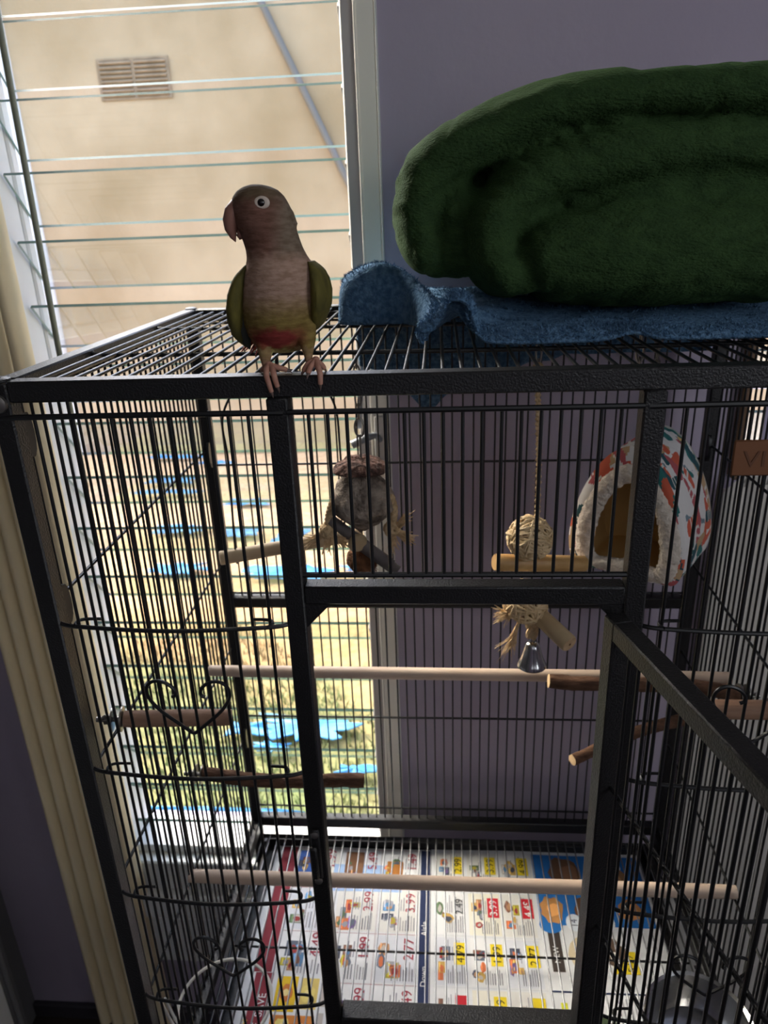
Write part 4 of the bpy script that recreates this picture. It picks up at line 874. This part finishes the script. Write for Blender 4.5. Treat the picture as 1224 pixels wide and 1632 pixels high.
# ================================================================== CUP RING AND BOWL
cr_ = thing('cup_ring', (0.084, 0.07, -0.85), 'empty white coated wire cup ring inside the lower left feeder door', 'cup holder')
P = [Vector((0.084 + 0.0615 * math.cos(t), 0.070 + 0.0615 * math.sin(t), -0.85)) for t in [6.2832 * k / 56 for k in range(57)]]
mb = MB(); mb.tube(P, 0.0022, 8, False); obj('ring', mb, M['ring'], cr_)
mb = MB()
for x in (0.029, 0.036): mb.tube(catmull([(x + 0.008, 0.030, -0.85), (x + 0.004, 0.022, -0.825), (x, 0.016, -0.785), (x - 0.002, 0.014, -0.765)]), 0.0018, 7)
obj('hook_wire', mb, M['ring'], cr_)
bw = thing('food_bowl', (0.70, 0.073, -0.90), 'stainless steel food bowl behind the lower right feeder door', 'bowl')
mb = MB(); mb.lathe([(0.001, -0.895), (0.050, -0.895), (0.0575, -0.885), (0.0635, -0.852), (0.0665, -0.8495), (0.0660, -0.8480), (0.0620, -0.8505), (0.0560, -0.884), (0.049, -0.8935), (0.001, -0.8935)], (0.700, 0.073, 0), 48); obj('dish', mb, M['steel'], bw)
P = [Vector((0.70 + 0.0650 * math.cos(t), 0.073 + 0.0650 * math.sin(t), -0.8530)) for t in [6.2832 * k / 56 for k in range(57)]]
mb = MB(); mb.tube(P, 0.0018, 8, False)
for x in (0.690, 0.712): mb.tube(catmull([(x, 0.010, -0.853), (x, 0.0075, -0.83), (x, 0.0075, -0.80), (x, 0.010, -0.792)]), 0.0016, 7)
obj('bowl_holder', mb, M['wire'], bw)

# ================================================================== PARROT
def bp(px, py, y=0.03):        # sheet of the bird's front outline, 1 unit = 0.49 mm, to metres
    d = 0.03 - y
    return Vector((0.2363 + (px - 410) * 0.000486 - (py - 293) * 0.0000485 + d * 0.24, y, 0.1427 - (py - 293) * 0.000485 + d * (0.02 + (py - 293) * 0.0005)))
bird = thing('parrot', (0.256, 0.010, 0.0), 'small parrot with olive wings and red belly standing on the front top cage rail', 'parrot')
BR = [(294, 402, 418, .006), (297, 391, 432, .013), (303, 381, 446, .018), (312, 374, 456, .021), (324, 371, 464, .0225), (336, 372, 470, .023), (350, 377, 474, .023), (364, 385, 478, .0225), (378, 391, 483, .022), (390, 395, 488, .022),
      (404, 397, 496, .024), (418, 395, 507, .028), (434, 390, 515, .031), (455, 388, 519, .033), (480, 388, 521, .034), (505, 391, 519, .033), (525, 398, 513, .030), (542, 408, 505, .025), (553, 422, 494, .017), (558, 440, 478, .008)]
mb = MB(); rings = []
for (py, l_, r_, ry) in BR:
    yc = 0.030 + 0.006 * max(0, (py - 400) / 160); c = bp((l_ + r_) / 2, py, yc); hx = (r_ - l_) / 2 * 0.000486
    rings.append([c + Vector((hx * math.cos(t), -ry * math.sin(t), 0)) for t in [6.2832 * k / 28 for k in range(28)]])
mb.loft(rings)
for pts in ([(428, 520, .022, 19), (427, 545, .018, 16), (427, 565, .013, 10.5), (428, 580, .011, 6.5), (428, 588, .0105, 5.5)], [(494, 512, .022, 19), (497, 538, .018, 16), (499, 556, .013, 10), (500, 570, .011, 6.5), (500, 577, .0105, 5.5)]):
    mb.tube([bp(p[0], p[1], p[2]) for p in pts], [p[3] * 0.000486 for p in pts], 14)
# feather fringe at the nape
for (px, py) in ((470, 342), (474, 352)):
    mb.tube([bp(px - 12, py - 12, .032), bp(px - 2, py - 2, .033), bp(px + 6, py + 4, .034)], [.004, .0035, .0008], 8)
body = obj('body', mb, M['plum'], bird); me = remesh(body, 0.0013, 3)
off = root_off(bird); at = me.color_attributes.new('plumage', 'FLOAT_COLOR', 'POINT'); buf = []
def mixc(a, b, t): t = max(0, min(1, t)); return tuple(a[i] + (b[i] - a[i]) * t for i in range(3))
nl = [v.normal.copy() for v in me.vertices]
for v in me.vertices:
    p = v.co + off; py = 293 + (0.1427 - p.z) / 0.000485; px = 410 + (p.x - 0.2363 + (py - 293) * 0.0000485) / 0.000486
    nz_ = noise.noise(p * 260) * 0.5; py += nz_ * 12; front = -nl[v.index].y
    CROWN, FACE, NAPE, CHEST, BELLY, RED, VENT, OLV = (106, 90, 70), (122, 88, 76), (128, 112, 96), (176, 146, 128), (138, 118, 66), (140, 58, 54), (182, 172, 116), (112, 116, 54)
    c = mixc(CROWN, FACE, (py - 308) / 16); c = mixc(c, NAPE, (px - 440) / 25 * (1 if py < 430 else 0)); c = mixc(c, CHEST, (py - 388) / 22); c = mixc(c, BELLY, (py - 458) / 40)
    rd = max(0, 1 - abs(py - 529) / 22) * max(0, 1 - abs(px - 452) / 58); c = mixc(c, RED, rd * 2.2); c = mixc(c, VENT, (py - 548) / 8 if 420 < px < 490 else 0)
    if py > 545 and (px < 445 or px > 482): c = mixc((158, 132, 92), (150, 112, 96), (py - 555) / 20)
    if front < -0.15: c = mixc(c, OLV, 0.9)
    buf += [*lin(c), 1]
at.data.foreach_set('color', buf)
mb = MB(); mb.tube([bp(393, 320, .026), bp(383, 326, .024), bp(375, 336, .0225), bp(370.5, 348, .022), bp(370.5, 360, .022), bp(374, 371, .0225), bp(378, 379, .023)], [.0046, .0070, .0074, .0064, .0048, .0026, .0003], 16); obj('upper_beak', mb, M['beak'], bird)
mb = MB(); mb.tube([bp(394, 360, .027), bp(387, 366, .025), bp(382, 370, .024), bp(380, 368, .024)], [.0055, .0048, .003, .0008], 14); obj('lower_beak', mb, M['beak'], bird)
mb = MB(); mb.lathe([(.0006, .0001), (.0014, .0006), (.0022, 0)], bp(383, 322, .0182), 12, (-0.5, -0.8, 0.2)); obj('nostril', mb, mat('dark_cere', (94, 66, 58), 0.6), bird)
ec = bp(419.5, 323.5, .0089); ax = Vector((0.02, -1, 0.06)).normalized()
mb = MB(); mb.v = []; 
prof = [(.0030, .0009), (.0040, .0010), (.0050, .0004), (.0056, -.0010)]
mb.lathe(prof, ec, 28, ax); q = MB(); q.add([Vector((ec.x + (v.x - ec.x) * 1.12, v.y, ec.z + (v.z - ec.z) * 0.86)) for v in mb.v], mb.f); obj('eye_ring', q, M['eyering'], bird)
mb = MB(); mb.ball(ec - ax * 0.0012, .0035, 14); obj('eye', mb, M['eye'], bird)
for side, pts in ((-1, [(400, 414, 5, .030, .010), (391, 432, 13, .031, .020), (385, 458, 16.5, .032, .026), (383, 485, 17, .034, .027), (384, 508, 15, .037, .024), (388, 530, 10, .042, .017), (396, 547, 3, .048, .006)]),
                  (1, [(503, 412, 5, .030, .010), (514, 428, 12, .031, .020), (521, 452, 15.5, .032, .026), (523, 478, 15.5, .034, .027), (521, 498, 13, .037, .024), (517, 514, 9, .042, .017), (511, 526, 3, .048, .006)])):
    mb = MB(); rings = []
    P = catmull([Vector((p[0], p[1], 0)) for p in pts], 4); Q = catmull([Vector((p[2], p[3] * 1000, p[4] * 1000)) for p in pts], 4)
    for a, b in zip(P, Q):
        c = bp(a.x, a.y, b.y / 1000); hx = b.x * 0.000486; hy = b.z / 1000
        rings.append([c + Vector((hx * math.copysign(abs(math.cos(t)) ** 0.8, math.cos(t)) * (1 + 0.05 * math.sin(9 * t + a.y * 0.3)), -hy * math.sin(t), 0)) for t in [6.2832 * k / 24 for k in range(24)]])
    mb.loft(rings); wg = obj('wing', mb, M['wingm'], bird)
    for k in range(6):
        x0, y0 = (392 - k * 3.2, 486 + k * 4) if side < 0 else (514 + k * 2.6, 474 + k * 4); x1, y1 = (400 - k * 4.4, 552 - k * 4) if side < 0 else (506 + k * 4.2, 527 - k * 2.5)
        yy = .020 + 0.004 * k; mb = MB(); A = bp(x0, y0, yy); B = bp(x1, y1, yy + 0.012); mb.tube(catmull([A, A * 0.5 + B * 0.5 + Vector((side * 0.0012, -0.002, 0)), B], 5), [.0010, .0040, .0042, .0036, .0008], 8, flat=0.35); obj('flight_feather', mb, M['flight'] if k < 4 else M['wingm'], wg)
for k in range(7):
    a = bp(428 + k * 3, 520 + (k % 2) * 3, .056); e = Vector((0.1985 + 0.0030 * k, 0.078 + 0.003 * (k % 3), 0.0075 - 0.0009 * k + 0.0012 * (k % 2)))
    mb = MB(); mb.tube(catmull([a, a * 0.45 + e * 0.55 + Vector((0, 0, 0.002)), e], 5), [.0030, .0042, .0040, .0030, .0008], 8, flat=0.3); obj('tail_feather', mb, M['redf'], bird)
FT = [((0.2385, 0.0100, 0.0070), [[(0.2380, .0030, .0052), (0.2388, -.0030, .0010), (0.2405, -.0042, -.0060), (0.2418, -.0040, -.0120)], [(0.2425, .0030, .0050), (0.2448, -.0028, .0012), (0.2460, -.0036, -.0040), (0.2470, -.0034, -.0080)], [(0.2450, .0110, .0048), (0.2500, .0115, .0034), (0.2530, .0115, .0022)], [(0.2345, .0120, .0045), (0.2325, .0135, .0030), (0.2312, .0150, .0020)]]),
      ((0.2772, 0.0100, 0.0100), [[(0.2795, .0035, .0070), (0.2818, -.0022, .0020), (0.2820, -.0036, -.0030), (0.2818, -.0034, -.0065)], [(0.2722, .0080, .0082), (0.2690, .0065, .0050), (0.2672, .0055, .0022)], [(0.2745, .0040, .0070), (0.2728, .0005, .0038), (0.2722, -.0015, .0016)], [(0.2812, .0130, .0055), (0.2828, .0150, .0025)]])]
for base, toes in FT:
    mb = MB(); mb.ball(base, .0034, 10)
    for t in toes: mb.tube(catmull([base] + t, 4), [.0026, .0025, .0022, .0019], 10)
    ft = obj('foot', mb, M['foot'], bird)
    for t in toes:
        e = Vector(t[-1]); d = (e - Vector(t[-2])).normalized(); mb = MB(); mb.tube([e - d * .0005, e + d * .0022 + Vector((0, 0, 0.0002)), e + d * .0046 + Vector((0, .0003, -.0008))], [.0015, .0010, .0001], 8); obj('claw', mb, M['claw'], ft)

# ================================================================== TOWEL
def surf(rows, pu, pv):
    g = [catmull(r_, pu) for r_ in rows]; cols = [catmull([r_[i] for r_ in g], pv) for i in range(len(g[0]))]
    return [[cols[i][j] for i in range(len(cols))] for j in range(len(cols[0]))]
E0 = [(.262, .300, .004), (.269, .276, .003), (.303, .270, .003), (.344, .266, .003), (.357, .215, .004), (.358, .150, .005), (.362, .113, .004), (.358, .108, .014), (.371, .110, .017), (.383, .110, .0375), (.391, .110, .0420), (.402, .110, .036), (.410, .109, .012), (.4256, .108, .0035), (.4685, .108, .0025), (.522, .109, .003), (.5523, .111, .0085), (.582, .110, .003), (.6705, .110, .0025), (.74, .110, .003), (.785, .110, .003)]
E1 = [(.266, .308, .040), (.2725, .283, .0465), (.304, .276, .0605), (.339, .274, .053), (.368, .222, .030), (.369, .160, .026), (.366, .120, .014), (.366, .119, .022), (.375, .120, .028), (.385, .120, .0415), (.393, .120, .0455), (.404, .120, .040), (.414, .120, .018), (.4296, .120, .010), (.4705, .120, .0085), (.522, .121, .009), (.5523, .122, .013), (.582, .121, .009), (.6705, .121, .0085), (.74, .121, .009), (.785, .121, .009)]
E2 = [(.266, .345, .046), (.280, .335, .054), (.310, .325, .056), (.340, .310, .046), (.368, .250, .026), (.374, .200, .019), (.378, .165, .016), (.380, .162, .017), (.386, .162, .020), (.392, .162, .024), (.398, .162, .025), (.408, .162, .020), (.42, .162, .012), (.436, .162, .010), (.4725, .162, .010), (.522, .162, .010), (.5523, .162, .010), (.582, .162, .010), (.6705, .162, .010), (.74, .162, .010), (.785, .162, .010)]
E3 = [(.256 + .0264 * i, .400, .030 - .0009 * i) for i in range(21)]
E4 = [(.250 + .0267 * i, .480, .016 - .0002 * i) for i in range(21)]
E5 = [(.250 + .0267 * i, .530, .0075) for i in range(21)]
E6 = [(.250 + .0267 * i, .546, -.006) for i in range(21)]
E7 = [(.252 + .0265 * i, .549 + .003 * math.sin(i), -.05) for i in range(21)]
E8 = [(.254 + .0262 * i, .550 + .004 * math.sin(i * 1.3), -.075 - [.02, .03, .045, .07, .092, .07, .05, .045, .04, .03, .02, .02, .01, .01, .01, .01, .01, .01, .01, .01, .01][i]) for i in range(21)]
G = surf([E0, E1, E2, E3, E4, E5, E6, E7, E8], 9, 7)
for j, r_ in enumerate(G):
    for i, p in enumerate(r_):
        k = noise.noise(p * 26) * 0.004 + noise.noise(p * 70) * 0.0012
        if p.y < 0.54: p.z = max(p.z + k * min(1, j / 7), 0.0012)
        else: p.y = max(p.y + k, 0.5455)
mb = MB(); mb.grid(G)
tw = obj('towel', mb, M['towel'], None, True, base=(.5, .3, .003)); tag(tw, 'crumpled blue towel spread over the cage top under the green blanket', 'towel')
md = tw.modifiers.new('solid', 'SOLIDIFY'); md.thickness = 0.004; md.offset = 1.0
fz = MB(); rf = random.Random(2)
for j in range(0, len(G), 1):
    for i in range(0, len(G[0]), 1):
        for _ in range(6 if j < 22 else 1):
            p = G[j][i]; d = Vector((rf.uniform(-1, 1), rf.uniform(-1, .3), rf.uniform(0, 1.2))); q = p + Vector((rf.uniform(-.003, .003), rf.uniform(-.003, .003), .0035))
            sdv = Vector((rf.uniform(-1, 1), rf.uniform(-1, 1), rf.uniform(-1, 1))).normalized() * .0007; fz.add([q - sdv, q + sdv, q + d * .0038], [(0, 1, 2)])
fo = obj('terry_loops', fz, M['towel'], tw, False); fo['kind'] = 'stuff'

# ================================================================== BLANKET
def roll(mb, pts, hy, per=6, n=36, ex=0.62):
    P = catmull([Vector((p[0], p[1], p[2])) for p in pts], per); RR = [v.x for v in catmull([Vector((p[3], 0, 0)) for p in pts], per)]; N = len(P); rings = []
    for i, p in enumerate(P):
        t = (P[min(i + 1, N - 1)] - P[max(i - 1, 0)]); t.y = 0; t.normalize(); nr = Vector((-t.z, 0, t.x)); e = min(i, N - 1 - i); f = min(1.0, 0.35 + e * 0.14)
        rings.append([p + nr * (RR[i] * f * math.copysign(abs(math.cos(a)) ** 0.75, math.cos(a))) + Vector((0, hy * (0.8 + 0.2 * f) * math.copysign(abs(math.sin(a)) ** ex, math.sin(a)), 0)) for a in [6.2832 * k / n for k in range(n)]])
    mb.loft(rings)
mb = MB()
roll(mb, [(.385, .345, .056, .026), (.366, .344, .080, .028), (.355, .343, .118, .0295), (.372, .340, .158, .030), (.425, .338, .186, .029), (.500, .336, .2075, .027), (.585, .335, .2140, .025), (.675, .335, .2095, .025), (.745, .335, .195, .025), (.780, .335, .165, .025)], .165)
roll(mb, [(.775, .330, .155, .030), (.700, .328, .158, .030), (.6117, .326, .1630, .030), (.5300, .323, .1580, .031), (.470, .318, .142, .031), (.436, .313, .116, .030), (.428, .308, .088, .029), (.438, .304, .062, .027), (.470, .302, .048, .026)], .165)
roll(mb, [(.455, .302, .066, .034), (.480, .302, .071, .045), (.530, .300, .074, .054), (.600, .299, .075, .058), (.690, .300, .074, .057), (.770, .303, .072, .054)], .170, 6, 36, 0.8)
roll(mb, [(.398, .335, .150, .030), (.396, .332, .115, .030), (.398, .330, .075, .030), (.408, .330, .055, .028)], .140)
roll(mb, [(.50, .33, .125, .03), (.60, .33, .13, .03), (.76, .33, .13, .03)], .150)
bk_ = obj('blanket', mb, M['blanket'], None, True, base=(.56, .32, .015)); tag(bk_, 'bulky dark green fleece blanket rolled up on the blue towel', 'blanket')
me = remesh(bk_, 0.0042, 4); off = Vector((.56, .32, .015)); me.update(); nl = [v.normal.copy() for v in me.vertices]
for v in me.vertices:
    p = v.co + off; n_ = nl[v.index]
    q = Vector((p.x * 11 + p.z * 5, p.y * 5, p.z * 20 - p.x * 6)); k = noise.noise(q * 0.7) * 0.006 + noise.noise(q * 1.5 + Vector((7, 0, 0))) * 0.002
    f = noise.noise(Vector((p.x * 24 + p.z * 20, p.y * 10, p.z * 34 - p.x * 16))); k += -0.0022 * max(0, 0.25 - abs(f)) * 4
    g_ = noise.noise(Vector((p.x * 7 + p.z * 9, p.y * 4, p.z * 40 - p.x * 13))); k += 0.0035 * (1 - min(1, abs(g_) * 4)) * (0.4 + noise.noise(p * 9))
    v.co += n_ * k
    if v.co.z + off.z < 0.0135: v.co.z = 0.0135 - off.z
me.update()
